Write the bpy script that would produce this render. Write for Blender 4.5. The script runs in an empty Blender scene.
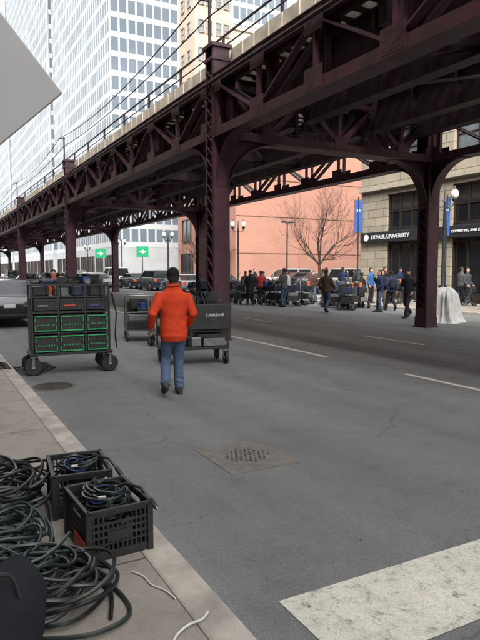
import bpy, bmesh, math, random
from mathutils import Vector, Matrix, noise
R=random.Random(7)
sc=bpy.context.scene; COL=sc.collection
V=Vector
# ------------------------------------------------------------------ materials
def nt(name):
    m=bpy.data.materials.new(name); m.use_nodes=True
    t=m.node_tree; return m,t,t.nodes['Principled BSDF']
def M(name,c,rough=.6,metal=0,var=.15,scale=6,bump=0,bscale=60,spec=.5,detail=4):
    m,t,b=nt(name); n=t.nodes; l=t.links
    b.inputs['Roughness'].default_value=rough; b.inputs['Metallic'].default_value=metal
    b.inputs['Specular IOR Level'].default_value=spec
    tc=n.new('ShaderNodeTexCoord')
    nz=n.new('ShaderNodeTexNoise'); nz.inputs['Scale'].default_value=scale; nz.inputs['Detail'].default_value=detail
    l.new(tc.outputs['Object'],nz.inputs['Vector'])
    r=n.new('ShaderNodeValToRGB'); r.color_ramp.elements[0].position=.3; r.color_ramp.elements[1].position=.7
    r.color_ramp.elements[0].color=(*[x*(1-var) for x in c],1); r.color_ramp.elements[1].color=(*[min(1,x*(1+var)) for x in c],1)
    l.new(nz.outputs['Fac'],r.inputs['Fac']); l.new(r.outputs['Color'],b.inputs['Base Color'])
    if bump:
        n2=n.new('ShaderNodeTexNoise'); n2.inputs['Scale'].default_value=bscale; n2.inputs['Detail'].default_value=5
        l.new(tc.outputs['Object'],n2.inputs['Vector'])
        bp=n.new('ShaderNodeBump'); bp.inputs['Strength'].default_value=bump; bp.inputs['Distance'].default_value=.01
        l.new(n2.outputs['Fac'],bp.inputs['Height']); l.new(bp.outputs['Normal'],b.inputs['Normal'])
    return m
def MBrick(name,c1,c2,mortar,bw,bh,ms=.02,offset=.5,rough=.8,flat=False,bump=.3,stain=.3,grit=0):
    m,t,b=nt(name); n=t.nodes; l=t.links
    b.inputs['Roughness'].default_value=rough
    g=n.new('ShaderNodeNewGeometry'); s=n.new('ShaderNodeSeparateXYZ'); l.new(g.outputs['Position'],s.inputs[0])
    cb=n.new('ShaderNodeCombineXYZ')
    if flat:
        l.new(s.outputs['Y'],cb.inputs['X']); l.new(s.outputs['X'],cb.inputs['Y'])
    else:
        a=n.new('ShaderNodeMath'); a.operation='ADD'; l.new(s.outputs['X'],a.inputs[0]); l.new(s.outputs['Y'],a.inputs[1])
        l.new(a.outputs[0],cb.inputs['X']); l.new(s.outputs['Z'],cb.inputs['Y'])
    br=n.new('ShaderNodeTexBrick'); br.offset=offset
    br.inputs['Scale'].default_value=1; br.inputs['Brick Width'].default_value=bw; br.inputs['Row Height'].default_value=bh
    br.inputs['Mortar Size'].default_value=ms; br.inputs['Mortar Smooth'].default_value=.2
    br.inputs['Color1'].default_value=(*c1,1); br.inputs['Color2'].default_value=(*c2,1); br.inputs['Mortar'].default_value=(*mortar,1)
    l.new(cb.outputs[0],br.inputs['Vector'])
    def ST(scale,lo,p0=.3,p1=.7,det=8):
        nz=n.new('ShaderNodeTexNoise'); nz.inputs['Scale'].default_value=scale; nz.inputs['Detail'].default_value=det; nz.inputs['Roughness'].default_value=.68
        l.new(g.outputs['Position'],nz.inputs['Vector'])
        r=n.new('ShaderNodeValToRGB'); r.color_ramp.elements[0].position=p0; r.color_ramp.elements[1].position=p1
        r.color_ramp.elements[0].color=(lo,lo,lo,1); r.color_ramp.elements[1].color=(1,1,1,1)
        l.new(nz.outputs['Fac'],r.inputs['Fac']); return r.outputs['Color']
    def MUL(a,c):
        mx=n.new('ShaderNodeMix'); mx.data_type='RGBA'; mx.blend_type='MULTIPLY'; mx.inputs['Factor'].default_value=1
        l.new(a,mx.inputs['A']); l.new(c,mx.inputs['B']); return mx.outputs['Result']
    c=MUL(br.outputs['Color'],ST(.6,1-stain))
    if grit:
        c=MUL(c,ST(220,1-grit,.3,.62,2)); c=MUL(c,ST(3.5,.76,.34,.5)); 
        v2=n.new('ShaderNodeTexVoronoi'); v2.inputs['Scale'].default_value=3.4; l.new(g.outputs['Position'],v2.inputs['Vector'])
        r=n.new('ShaderNodeValToRGB'); r.color_ramp.elements[0].position=.045; r.color_ramp.elements[1].position=.07
        r.color_ramp.elements[0].color=(.6,.6,.6,1); r.color_ramp.elements[1].color=(1,1,1,1); l.new(v2.outputs['Distance'],r.inputs['Fac']); c=MUL(c,r.outputs['Color'])
    l.new(c,b.inputs['Base Color'])
    bp=n.new('ShaderNodeBump'); bp.invert=True; bp.inputs['Strength'].default_value=bump; bp.inputs['Distance'].default_value=.02
    l.new(br.outputs['Fac'],bp.inputs['Height']); l.new(bp.outputs['Normal'],b.inputs['Normal'])
    return m
def MAsphalt(name,base=.085,paint=None):
    m,t,b=nt(name); n=t.nodes; l=t.links
    g=n.new('ShaderNodeNewGeometry'); P=g.outputs['Position']
    def NZ(s,d=6,rg=.6,vec=P):
        x=n.new('ShaderNodeTexNoise'); x.inputs['Scale'].default_value=s; x.inputs['Detail'].default_value=d; x.inputs['Roughness'].default_value=rg; l.new(vec,x.inputs['Vector']); return x.outputs['Fac']
    def RP(f,p0,c0,p1,c1):
        x=n.new('ShaderNodeValToRGB'); e=x.color_ramp.elements; e[0].position=p0; e[1].position=p1; e[0].color=(*c0,1); e[1].color=(*c1,1); l.new(f,x.inputs['Fac']); return x.outputs['Color']
    def MUL(a,c,f=1,mode='MULTIPLY'):
        x=n.new('ShaderNodeMix'); x.data_type='RGBA'; x.blend_type=mode; x.inputs['Factor'].default_value=f
        l.new(a,x.inputs['A']); l.new(c,x.inputs['B']); return x.outputs['Result']
    g1=(base*.985,base,base*1.03); g0=tuple(x*.86 for x in g1)
    c=RP(NZ(.35,5),.35,g0,.65,g1)
    mp=n.new('ShaderNodeMapping'); mp.inputs['Scale'].default_value=(1.1,.06,1); l.new(P,mp.inputs['Vector'])
    c=MUL(c,RP(NZ(1.2,3,.5,mp.outputs[0]),.35,(.84,.84,.84),.65,(1.12,1.12,1.12)))
    c=MUL(c,RP(NZ(150,2,.7),.3,(.42,.42,.42),.72,(1.65,1.65,1.6)))
    c=MUL(c,RP(NZ(30,4,.7),.3,(.84,.84,.84),.7,(1.13,1.13,1.13)))
    c=MUL(c,RP(NZ(2.2,8,.75),.36,(.84,.84,.85),.52,(1,1,1)))
    w=n.new('ShaderNodeTexNoise'); w.inputs['Scale'].default_value=1.5; w.inputs['Detail'].default_value=6; l.new(P,w.inputs['Vector'])
    ad=n.new('ShaderNodeMix'); ad.data_type='RGBA'; ad.blend_type='ADD'; ad.inputs['Factor'].default_value=.7; l.new(P,ad.inputs['A']); l.new(w.outputs['Color'],ad.inputs['B'])
    vo=n.new('ShaderNodeTexVoronoi'); vo.feature='DISTANCE_TO_EDGE'; vo.inputs['Scale'].default_value=.30; l.new(ad.outputs['Result'],vo.inputs['Vector'])
    crack=RP(vo.outputs['Distance'],.0,(.62,.62,.62),.005,(1,1,1))
    brk=RP(NZ(.8,3),.46,(0,0,0),.54,(1,1,1))
    c2=MUL(c,crack); x=n.new('ShaderNodeMix'); x.data_type='RGBA'; l.new(brk,x.inputs['Factor']); l.new(c,x.inputs['A']); l.new(c2,x.inputs['B']); c=x.outputs['Result']
    v2=n.new('ShaderNodeTexVoronoi'); v2.inputs['Scale'].default_value=1.7; l.new(P,v2.inputs['Vector'])
    c=MUL(c,RP(v2.outputs['Distance'],.025,(.6,.6,.6),.04,(1,1,1)),.8)
    v3=n.new('ShaderNodeTexVoronoi'); v3.inputs['Scale'].default_value=4.3; l.new(P,v3.inputs['Vector'])
    c=MUL(c,RP(v3.outputs['Distance'],.035,(1.7,1.7,1.65),.05,(1,1,1)),.6)
    if paint:
        f=RP(NZ(12,8,.8),.33,(0,0,0),.46,(1,1,1))
        x=n.new('ShaderNodeMix'); x.data_type='RGBA'
        fm=n.new('ShaderNodeMath'); fm.operation='MULTIPLY'; fm.inputs[1].default_value=paint; l.new(f,fm.inputs[0])
        l.new(fm.outputs[0],x.inputs['Factor']); l.new(c,x.inputs['A'])
        pc=RP(NZ(1.5,6,.7),.3,(.56,.54,.46),.7,(.68,.655,.565)); pc=MUL(pc,RP(NZ(110,2,.7),.3,(.66,.66,.66),.6,(1,1,1))); pc=MUL(pc,RP(NZ(5,8,.8),.36,(.76,.76,.74),.5,(1,1,1)))
        vp=n.new('ShaderNodeTexVoronoi'); vp.feature='DISTANCE_TO_EDGE'; vp.inputs['Scale'].default_value=3; l.new(ad.outputs['Result'],vp.inputs['Vector'])
        pc=MUL(pc,RP(vp.outputs['Distance'],0,(.72,.72,.70),.012,(1,1,1)))
        l.new(pc,x.inputs['B']); c=x.outputs['Result']
    l.new(c,b.inputs['Base Color'])
    b.inputs['Roughness'].default_value=.8; b.inputs['Specular IOR Level'].default_value=.4
    bp=n.new('ShaderNodeBump'); bp.inputs['Strength'].default_value=.6; bp.inputs['Distance'].default_value=.006
    l.new(NZ(150,3,.7),bp.inputs['Height']); l.new(bp.outputs['Normal'],b.inputs['Normal'])
    return m
AB=.150
asphalt=MAsphalt('asphalt',AB); paint=MAsphalt('road_paint',AB,.97); paintworn=MAsphalt('road_paint_worn',AB,.8)
slab=MBrick('sidewalk_concrete',(.285,.255,.212),(.31,.28,.235),(.10,.09,.077),1.55,1.4,.010,0,.85,True,.4,.22,.35)
kerbm=M('kerb_concrete',(.30,.27,.23),.85,var=.3,scale=5,bump=.5,bscale=60,detail=8)
earth=M('ground_surface',(.10,.10,.095),.9,var=.3,scale=.5)
steel=M('maroon_steel_paint',(.047,.0135,.022),.5,var=.5,scale=3,bump=.25,bscale=25,detail=8)
steel2=M('dark_steel',(.024,.010,.014),.6,var=.4,scale=3,bump=.2)
wood=M('weathered_tie_timber',(.055,.045,.038),.9,var=.4,scale=4,bump=.5)
cream=M('cream_painted_board',(.60,.55,.45),.7,var=.25,scale=3,bump=.3,detail=8)
railm=M('rail_steel',(.18,.12,.09),.4,.8)
stone=MBrick('limestone_ashlar',(.30,.262,.195),(.36,.315,.235),(.13,.11,.085),1.3,.48,.022,.5,.85,False,.8,.25)
pinkb=MBrick('salmon_brick',(.36,.175,.125),(.39,.195,.14),(.34,.195,.15),.6,.2,.008,.5,.85,False,.2,.14)
pinkd=M('salmon_stone',(.28,.145,.105),.8)
tanb=MBrick('tan_brick',(.38,.305,.225),(.41,.33,.245),(.34,.28,.215),.5,.2,.01,.5,.85,False,.2,.12)
beige=MBrick('beige_brick',(.45,.385,.30),(.48,.41,.32),(.40,.345,.275),.5,.2,.01,.5,.85,False,.2,.12)
greyc=M('grey_concrete_facade',(.30,.31,.32),.8,var=.10,scale=.4)
palec=M('pale_mullion',(.37,.385,.395),.6,.0,var=.06)
def MGlass(name,c,rough=.08,var=.5,sc_=.5):
    return M(name,c,rough,0,var=var,scale=sc_,spec=.8)
glass=MGlass('dark_window_glass',(.012,.014,.017)); towerglass=MGlass('pale_tower_glass',(.105,.13,.155),.35,.25,.08); towerglass.node_tree.nodes['Principled BSDF'].inputs['Specular IOR Level'].default_value=.15
greyglass=MGlass('grey_window_glass',(.10,.115,.13),.12,.45,.35); paleglass=MGlass('tan_window_glass',(.12,.125,.13),.2,.3,.3)
bronze=M('bronze_frame',(.035,.024,.017),.45,.3); tanfr=M('tan_window_frame',(.25,.22,.18),.6)
black=M('black_plastic',(.012,.012,.0125),.5,var=.35,bump=.2,detail=8); rubber=M('black_rubber',(.010,.010,.010),.6,var=.3)
cablem=M('black_cable',(.009,.011,.011),.36,var=.45,scale=3); cableg=M('dark_green_cable',(.009,.019,.016),.38,var=.45,scale=3)
cableb=M('blue_cable',(.02,.05,.15),.4)
whitem=M('white_plastic',(.5,.5,.48),.5,var=.1); greenl=M('green_label',(.015,.34,.10),.5,var=.3)
redm=M('red_plastic',(.45,.045,.02),.5); bluem=M('blue_plastic',(.015,.05,.16),.5,var=.25); orangem=M('orange_plastic',(.5,.09,.02),.6)
chrome=M('bare_metal',(.20,.205,.21),.35,.8,var=.2); alu=M('grey_case',(.13,.135,.14),.5,.2,var=.3,bump=.2); hubm=M('pale_hub',(.34,.34,.33),.5,.2,var=.2)
lampg=M('lamp_black_green',(.012,.018,.016),.5); globem=M('opal_globe',(.60,.59,.54),.3,var=.03)
skinm=M('skin',(.40,.22,.155),.55,var=.08); darkm=M('dark_detail',(.006,.005,.005),.5); hairm=M('dark_hair',(.025,.018,.014),.7)
bark=M('bark',(.040,.028,.023),.9,var=.3,bump=.4); tarp=M('white_tarp',(.46,.46,.44),.6,var=.15,bump=.5,bscale=8)
greysign=M('grey_board',(.46,.46,.465),.6,var=.05,scale=2)
plate=M('worn_plate',(.125,.112,.100),.8,var=.25,scale=8,bump=.6,detail=8); iron=M('cast_iron',(.108,.098,.088),.7,.1,var=.3,scale=20,bump=.4)
banner=M('blue_banner',(.015,.06,.24),.7,var=.1); greens=M('green_sign_face',(.0,.24,.09),.4,var=.05)
signw=M('sign_white',(.66,.66,.66),.5,var=.02); bandm=M('sign_band_black',(.012,.014,.016),.5)
redbrick=MBrick('red_brown_brick',(.20,.11,.08),(.23,.13,.09),(.2,.17,.14),.25,.08,.008,.5,.85,False,.2,.2)
# ------------------------------------------------------------------ mesh builder
class MB:
    def __init__(s): s.v=[];s.f=[];s.m=[];s.s=[]
    def add(s,vs,fs,m=0,sm=False):
        o=len(s.v); s.v+=[V(p) for p in vs]
        for f in fs: s.f.append([i+o for i in f]); s.m.append(m); s.s.append(sm)
    def box(s,lo,hi,m=0):
        x0,y0,z0=lo;x1,y1,z1=hi
        s.add([(x0,y0,z0),(x1,y0,z0),(x1,y1,z0),(x0,y1,z0),(x0,y0,z1),(x1,y0,z1),(x1,y1,z1),(x0,y1,z1)],
              [(0,3,2,1),(4,5,6,7),(0,1,5,4),(1,2,6,5),(2,3,7,6),(3,0,4,7)],m)
    def cbox(s,c,d,m=0,rz=0,rx=0):
        M_=Matrix.Rotation(rz,3,'Z')@Matrix.Rotation(rx,3,'X'); c=V(c)
        a,b,e=d[0]/2,d[1]/2,d[2]/2
        vs=[c+M_@V(p) for p in [(-a,-b,-e),(a,-b,-e),(a,b,-e),(-a,b,-e),(-a,-b,e),(a,-b,e),(a,b,e),(-a,b,e)]]
        s.add(vs,[(0,3,2,1),(4,5,6,7),(0,1,5,4),(1,2,6,5),(2,3,7,6),(3,0,4,7)],m)
    def bar(s,p,q,w,h,m=0,up=(0,0,1)):
        p=V(p);q=V(q);d=(q-p).normalized();up=V(up)
        if abs(d.dot(up))>.98: up=V((0,1,0)) if abs(d.y)<.9 else V((1,0,0))
        a=d.cross(up).normalized()*w/2; b=a.cross(d).normalized()*h/2
        vs=[p-a-b,p+a-b,p+a+b,p-a+b,q-a-b,q+a-b,q+a+b,q-a+b]
        s.add(vs,[(0,3,2,1),(4,5,6,7),(0,1,5,4),(1,2,6,5),(2,3,7,6),(3,0,4,7)],m)
    def tube(s,pts,rad,n=8,m=0,closed=False,el=1.0):
        pts=[V(p) for p in pts]; N=len(pts)
        if not isinstance(rad,(list,tuple)): rad=[rad]*N
        ref=None; vs=[]
        for i,p in enumerate(pts):
            a=pts[i-1] if (i>0 or closed) else p; b=pts[(i+1)%N] if (i<N-1 or closed) else p
            t=(b-a).normalized()
            if ref is None: ref=V((0,0,1)) if abs(t.z)<.9 else V((0,1,0))
            x=(ref-t*ref.dot(t))
            if x.length<1e-4: x=t.orthogonal()
            x.normalize(); y=t.cross(x); ref=x
            for k in range(n):
                A=2*math.pi*k/n; vs.append(p+x*math.cos(A)*rad[i]+y*math.sin(A)*rad[i]*el)
        fs=[]
        L=N if closed else N-1
        for i in range(L):
            for k in range(n):
                a=i*n+k;b=i*n+(k+1)%n;c=((i+1)%N)*n+(k+1)%n;d=((i+1)%N)*n+k; fs.append((a,b,c,d))
        if not closed: fs.append(tuple(range(n-1,-1,-1))); fs.append(tuple((N-1)*n+k for k in range(n)))
        s.add(vs,fs,m,True)
    def cyl(s,p,q,r,r2=None,n=16,m=0): s.tube([p,q],[r,r if r2 is None else r2],n,m)
    def loft(s,rings,m=0,sm=True):
        n=len(rings[0]); vs=[p for r in rings for p in r]; fs=[]
        for i in range(len(rings)-1):
            for k in range(n): fs.append((i*n+k,i*n+(k+1)%n,(i+1)*n+(k+1)%n,(i+1)*n+k))
        fs.append(tuple(range(n-1,-1,-1))); fs.append(tuple((len(rings)-1)*n+k for k in range(n)))
        s.add(vs,fs,m,sm)
    def ell(s,c,r,m=0,nu=16,nv=10,rot=None):
        c=V(c); vs=[];fs=[]
        for j in range(1,nv):
            t=math.pi*j/nv
            for i in range(nu):
                a=2*math.pi*i/nu; p=V((r[0]*math.sin(t)*math.cos(a),r[1]*math.sin(t)*math.sin(a),r[2]*math.cos(t)))
                if rot: p=rot@p
                vs.append(c+p)
        tp=V((0,0,r[2]));bt=V((0,0,-r[2]))
        if rot: tp=rot@tp;bt=rot@bt
        vs+= [c+tp,c+bt]; T=len(vs)-2;B=T+1
        for j in range(nv-2):
            for i in range(nu): fs.append((j*nu+i,(j+1)*nu+i,(j+1)*nu+(i+1)%nu,j*nu+(i+1)%nu))
        for i in range(nu): fs.append((T,i,(i+1)%nu)); fs.append((B,(nv-2)*nu+(i+1)%nu,(nv-2)*nu+i))
        s.add(vs,fs,m,True)
    def prism(s,pts,ex,m=0,sm=False):
        ex=V(ex); n=len(pts); vs=[V(p) for p in pts]; vs+=[p+ex for p in vs]
        s.add(vs,[tuple(range(n-1,-1,-1)),tuple(range(n,2*n))]+[(i,(i+1)%n,n+(i+1)%n,n+i) for i in range(n)],m,sm)
    def lathe(s,prof,c,axis='Z',n=16,m=0):
        c=V(c); vs=[];fs=[]
        for r,h in prof:
            for k in range(n):
                a=2*math.pi*k/n
                p=V((r*math.cos(a),r*math.sin(a),h))
                if axis=='X': p=V((p.z,p.x,p.y))
                if axis=='Y': p=V((p.x,p.z,p.y))
                vs.append(c+p)
        for i in range(len(prof)-1):
            for k in range(n): fs.append((i*n+k,i*n+(k+1)%n,(i+1)*n+(k+1)%n,(i+1)*n+k))
        fs.append(tuple(range(n-1,-1,-1))); fs.append(tuple((len(prof)-1)*n+k for k in range(n)))
        s.add(vs,fs,m,True)
    def mesh(s,name,mats):
        me=bpy.data.meshes.new(name); me.from_pydata([tuple(v) for v in s.v],[],s.f)
        for x in mats: me.materials.append(x)
        me.polygons.foreach_set('material_index',s.m); me.polygons.foreach_set('use_smooth',s.s)
        bm=bmesh.new(); bm.from_mesh(me); bmesh.ops.recalc_face_normals(bm,faces=bm.faces)
        for e in bm.edges:
            if len(e.link_faces)==2 and e.calc_face_angle(0)>.7: e.smooth=False
        bm.to_mesh(me); bm.free(); me.update(); return me
    def part(s,name,mats,parent=None,loc=(0,0,0),bevel=0,seg=2):
        me=s.mesh(name,mats if isinstance(mats,(list,tuple)) else [mats])
        o=bpy.data.objects.new(name,me); COL.objects.link(o); o.location=loc
        if parent: o.parent=parent
        if bevel:
            md=o.modifiers.new('b','BEVEL'); md.width=bevel; md.segments=seg; md.limit_method='ANGLE'; md.angle_limit=.6
            bake(o)
        return o
def bake(o):
    dg=bpy.context.evaluated_depsgraph_get(); dg.update()
    me=bpy.data.meshes.new_from_object(o.evaluated_get(dg)); o.modifiers.clear(); o.data=me
def thing(name,label,cat,loc=(0,0,0),rot=0,group=None,scale=1):
    e=bpy.data.objects.new(name,None); COL.objects.link(e); e.location=loc; e.rotation_euler=(0,0,math.radians(rot)); e.scale=(scale,)*3
    e.empty_display_size=.2; e['label']=label; e['category']=cat
    if group: e['group']=group
    return e
def dup(root,loc,rot=0,label=None,scale=None):
    def rec(o,par):
        c=o.copy(); COL.objects.link(c)
        if par: c.parent=par
        for ch in o.children: rec(ch,c)
        return c
    c=rec(root,None); c.location=loc; c.rotation_euler=(0,0,math.radians(rot))
    if scale: c.scale=(scale,)*3
    if label: c['label']=label
    return c
def text(name,body,size,mat,parent,loc,rot,ext=.01,align='CENTER'):
    cu=bpy.data.curves.new(name,'FONT'); cu.body=body; cu.size=size; cu.extrude=ext; cu.align_x=align; cu.align_y='CENTER'
    t=bpy.data.objects.new(name+'_tmp',cu); COL.objects.link(t)
    dg=bpy.context.evaluated_depsgraph_get(); dg.update()
    me=bpy.data.meshes.new_from_object(t.evaluated_get(dg)); bpy.data.objects.remove(t)
    me.materials.clear(); me.materials.append(mat)
    o=bpy.data.objects.new(name,me); COL.objects.link(o); o.location=loc; o.rotation_euler=[math.radians(a) for a in rot]
    if parent:o.parent=parent
    return o
def struct(o): o['kind']='structure'; return o
# ------------------------------------------------------------------ setting
def sheet(name,x0,x1,y0,y1,z,mat):
    mb=MB(); mb.add([(x0,y0,z),(x1,y0,z),(x1,y1,z),(x0,y1,z)],[(0,1,2,3)]); return struct(mb.part(name,mat))
KL=1.24; KR=18.6
sheet('ground',-1500,1500,-1500,1500,-.02,earth)
sheet('road',KL-.02,KR+.02,-60,500,0,asphalt)
sheet('parking_lot',23.6,70,28.6,44.9,.13,asphalt)
def walk(name,x0,x1,y0,y1):
    mb=MB(); mb.box((x0,y0,-.1),(x1,y1,.12)); return struct(mb.part(name,slab))
walk('pavement',-12,KL-.2,-40,400); walk('pavement',KR+.2,23.5,-40,400)
mb=MB()
for (a,b) in ((KL-.2+.004,KL),(KR,KR+.2-.004)):
    y=-40
    while y<200:
        mb.box((a,y,-.1),(b,y+2.99,.122)); y+=3
struct(mb.part('kerb',kerbm,bevel=.018))
def quad(mb,x0,x1,y0,y1,z): mb.add([(x0,y0,z),(x1,y0,z),(x1,y1,z),(x0,y1,z)],[(0,1,2,3)])
mb=MB(); Y=9.6-6.8*5
while Y<200:
    quad(mb,7.03,7.14,Y,Y+4.6,.004); quad(mb,10.2,10.31,Y+.5,Y+2.6,.004); Y+=6.8
struct(mb.part('lane_marking',paintworn))
mb=MB(); quad(mb,1.58,9.9,1.93,2.54,.004)
struct(mb.part('stop_line',paint))
patch=MAsphalt('asphalt_patch',AB*.90)
mb=MB(); quad(mb,8.2,9.6,7.5,12.0,.003); quad(mb,1.9,3.3,12.8,16.5,.003)
struct(mb.part('road_patch',patch))
d=thing('drain_cover','square worn iron drain plate with small holes set in the asphalt','drain cover',(2.6,4.78,0))
mb=MB(); mb.box((-.35,-.41,-.05),(.35,.41,.005)); mb.part('frame',plate,d)
mb=MB(); mb.lathe([(.285,.0),(.285,.007),(.280,.0075)],(0,0,0),n=36)
for i in range(-5,6):
    for j in range(-5,6):
        if (i*.048)**2+(j*.05)**2<.042: mb.cbox((i*.048+(j%2)*.024,j*.05,.008),(.022,.026,.002),1)
mb.part('lid',[plate,darkm],d)
d=thing('manhole_cover','round dark manhole cover near the kerb','manhole cover',(1.63,9.05,0))
mb=MB(); mb.lathe([(.34,0),(.34,.008),(.31,.009)],(0,0,0),n=32); mb.part('frame',iron,d)
mb=MB(); mb.lathe([(.29,.004),(.29,.014),(.28,.016)],(0,0,0),n=32); mb.part('lid',M('dark_lid',(.035,.03,.026),.7,.2,var=.3,scale=15,bump=.4),d)
# ------------------------------------------------------------------ elevated railway
XL,XR=6.45,13.55; BY=[-20.3+16.8*i for i in range(9)]
CW=.215
el=thing('elevated_railway','maroon riveted steel elevated railway on columns over the street','elevated railway')
def rivets(mb,p0,p1,n,nx,r=.013):
    p0=V(p0);p1=V(p1);nx=V(nx)
    t=(p1-p0).normalized(); s=nx.cross(t).normalized()
    for i in range(n):
        p=p0.lerp(p1,(i+.5)/n); mb.add([p+t*r,p+s*r,p-t*r,p-s*r,p+nx*r*.7],[(0,1,4),(1,2,4),(2,3,4),(3,0,4)],0,True)
for bi,y in enumerate(BY):
    for x,top in ((XL,7.05),(XR,6.4)):
        mb=MB(); z1=top; c=CW
        mb.box((x-c,y-c,0),(x+c,y-c+.025,z1)); mb.box((x-c,y+c-.025,0),(x+c,y+c,z1))
        mb.box((x-.12,y-c+.025,0),(x-.09,y+c-.025,z1)); mb.box((x+.09,y-c+.025,0),(x+.12,y+c-.025,z1))
        for s in (-1,1):
            mb.box((x+s*c-.007,y-c,0),(x+s*c+.007,y-c+.08,z1)); mb.box((x+s*c-.007,y+c-.08,0),(x+s*c+.007,y+c,z1))
            z=.6
            while z<z1-.5:
                mb.bar((x+s*(c-.004),y-c+.03,z),(x+s*(c-.004),y+c-.03,z+.30),.012,.055,0,(1,0,0)); mb.bar((x+s*(c-.016),y+c-.03,z),(x+s*(c-.016),y-c+.03,z+.30),.012,.055,0,(1,0,0)); z+=.30
            mb.box((x+s*c-.008,y-c,0),(x+s*c+.010,y+c,.6))
        mb.box((x-c-.05,y-c-.05,0),(x+c+.05,y+c+.05,.04)); mb.box((x-c-.02,y-c-.02,.04),(x+c+.02,y+c+.02,.32))
        mb.box((x-c-.06,y-c-.06,z1),(x+c+.06,y+c+.06,z1+.08)); mb.box((x-c-.03,y-c-.03,z1-.3),(x+c+.03,y+c+.03,z1-.22))
        if bi in (2,3):
            for dx in (-.18,-.11,.11,.18): rivets(mb,(x+dx,y-c,.35),(x+dx,y-c,z1-.35),66,(0,-1,0))
            for dy in (-.175,.175): rivets(mb,(x-c-.007,y+dy,.6),(x-c-.007,y+dy,z1-.35),56,(-1,0,0))
        mb.part('column',steel,el)
    mb=MB(); xa,xb=XL+CW,XR-CW; za,zb=4.95,6.30
    for dy in (-.2,.2):
        mb.bar((xa,y+dy,za+.09),(xb,y+dy,za+.09),.16,.18); mb.bar((xa,y+dy,zb-.09),(xb,y+dy,zb-.09),.16,.18)
        n=6; w=(xb-xa)/n
        for i in range(n+1):
            X=xa+w*i; X=min(max(X,xa+.05),xb-.05)
            mb.bar((X,y+dy,za+.18),(X,y+dy,zb-.18),.09,.05,0,(0,1,0))
            mb.cbox((X,y+dy*1.42,za+.2),(.42,.015,.34)); mb.cbox((X,y+dy*1.42,zb-.2),(.42,.015,.34))
        for i in range(n):
            a=(xa+w*i,y+dy,za+.15 if i%2 else zb-.15); b=(xa+w*(i+1),y+dy,zb-.15 if i%2 else za+.15); mb.bar(a,b,.05,.13,0)
    mb.box((xa,y-.29,za-.03),(xb,y+.29,za)); mb.box((xa,y-.29,zb),(xb,y+.29,zb+.03))
    if bi in (2,3):
        rivets(mb,(xa+.1,y-.281,za+.09),(xb-.1,y-.281,za+.09),60,(0,-1,0)); rivets(mb,(xa+.1,y-.281,zb-.09),(xb-.1,y-.281,zb-.09),60,(0,-1,0))
    mb.part('cross_girder',steel,el)
    def knee(o,dirv,Rr=1.35,th=.05,fl=.30,zt=4.92):
        o=V(o);dv=V(dirv); side=V((dv.y,-dv.x,0))
        mb=MB(); arc=[]
        for k in range(15):
            a=math.pi/2*k/14; arc.append(o+dv*(Rr-Rr*math.cos(a))+V((0,0,zt-Rr+Rr*math.sin(a))))
        pts=[o+V((0,0,zt))]+arc
        mb.prism([p-side*th/2 for p in pts],side*th)
        for k in range(14):
            mb.bar(arc[k],arc[k+1],fl,.03,0,(0,0,1) if k>6 else dv)
        return mb.part('knee_bracket',steel,el)
    knee((XL+CW,y,0),(1,0,0)); knee((XR-CW,y,0),(-1,0,0))
    if 1<=bi:
        for x in (XL,XR):
            if bi<len(BY)-1: knee((x,y+CW,0),(0,1,0),1.15)
            knee((x,y-CW,0),(0,-1,0),1.15)
def truss(x,y0,y1,za,zb,n,det):
    mb=MB(); w=(y1-y0)/n
    for dx in (-.13,.13):
        mb.bar((x+dx,y0,za+.1),(x+dx,y1,za+.1),.12,.2); mb.bar((x+dx,y0,zb-.1),(x+dx,y1,zb-.1),.12,.2)
        for i in range(n+1):
            yy=min(max(y0+w*i,y0+.06),y1-.06); mb.bar((x+dx,yy,za+.2),(x+dx,yy,zb-.2),.04,.11,0,(1,0,0))
            mb.cbox((x+dx*1.5,yy,za+.22),(.015,.55,.40)); mb.cbox((x+dx*1.5,yy,zb-.22),(.015,.55,.40))
            if det:
                for zz in (za+.08,za+.34,zb-.34,zb-.08): rivets(mb,(x-.203,yy-.24,zz),(x-.203,yy+.24,zz),6,(-1,0,0))
        for i in range(n):
            a=(x+dx,y0+w*i,za+.15 if i%2 else zb-.15); b=(x+dx,y0+w*(i+1),zb-.15 if i%2 else za+.15); mb.bar(a,b,.04,.15,0,(1,0,0))
    mb.box((x-.22,y0,zb),(x+.22,y1,zb+.025)); mb.box((x-.22,y0,za-.025),(x+.22,y1,za))
    return mb.part('side_truss',steel,el)
def stringer(x,y0,y1):
    mb=MB(); za,zb=5.55,6.42
    mb.box((x-.02,y0,za),(x+.02,y1,zb)); mb.box((x-.17,y0,zb),(x+.17,y1,zb+.025)); mb.box((x-.17,y0,za-.025),(x+.17,y1,za))
    y=y0+.7
    while y<y1-.3:
        mb.box((x+.025,y-.04,za+.01),(x+.15,y+.04,zb-.01)); mb.box((x-.15,y-.04,za+.01),(x-.025,y+.04,zb-.01)); y+=1.4
    return mb.part('stringer',steel2,el)
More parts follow.
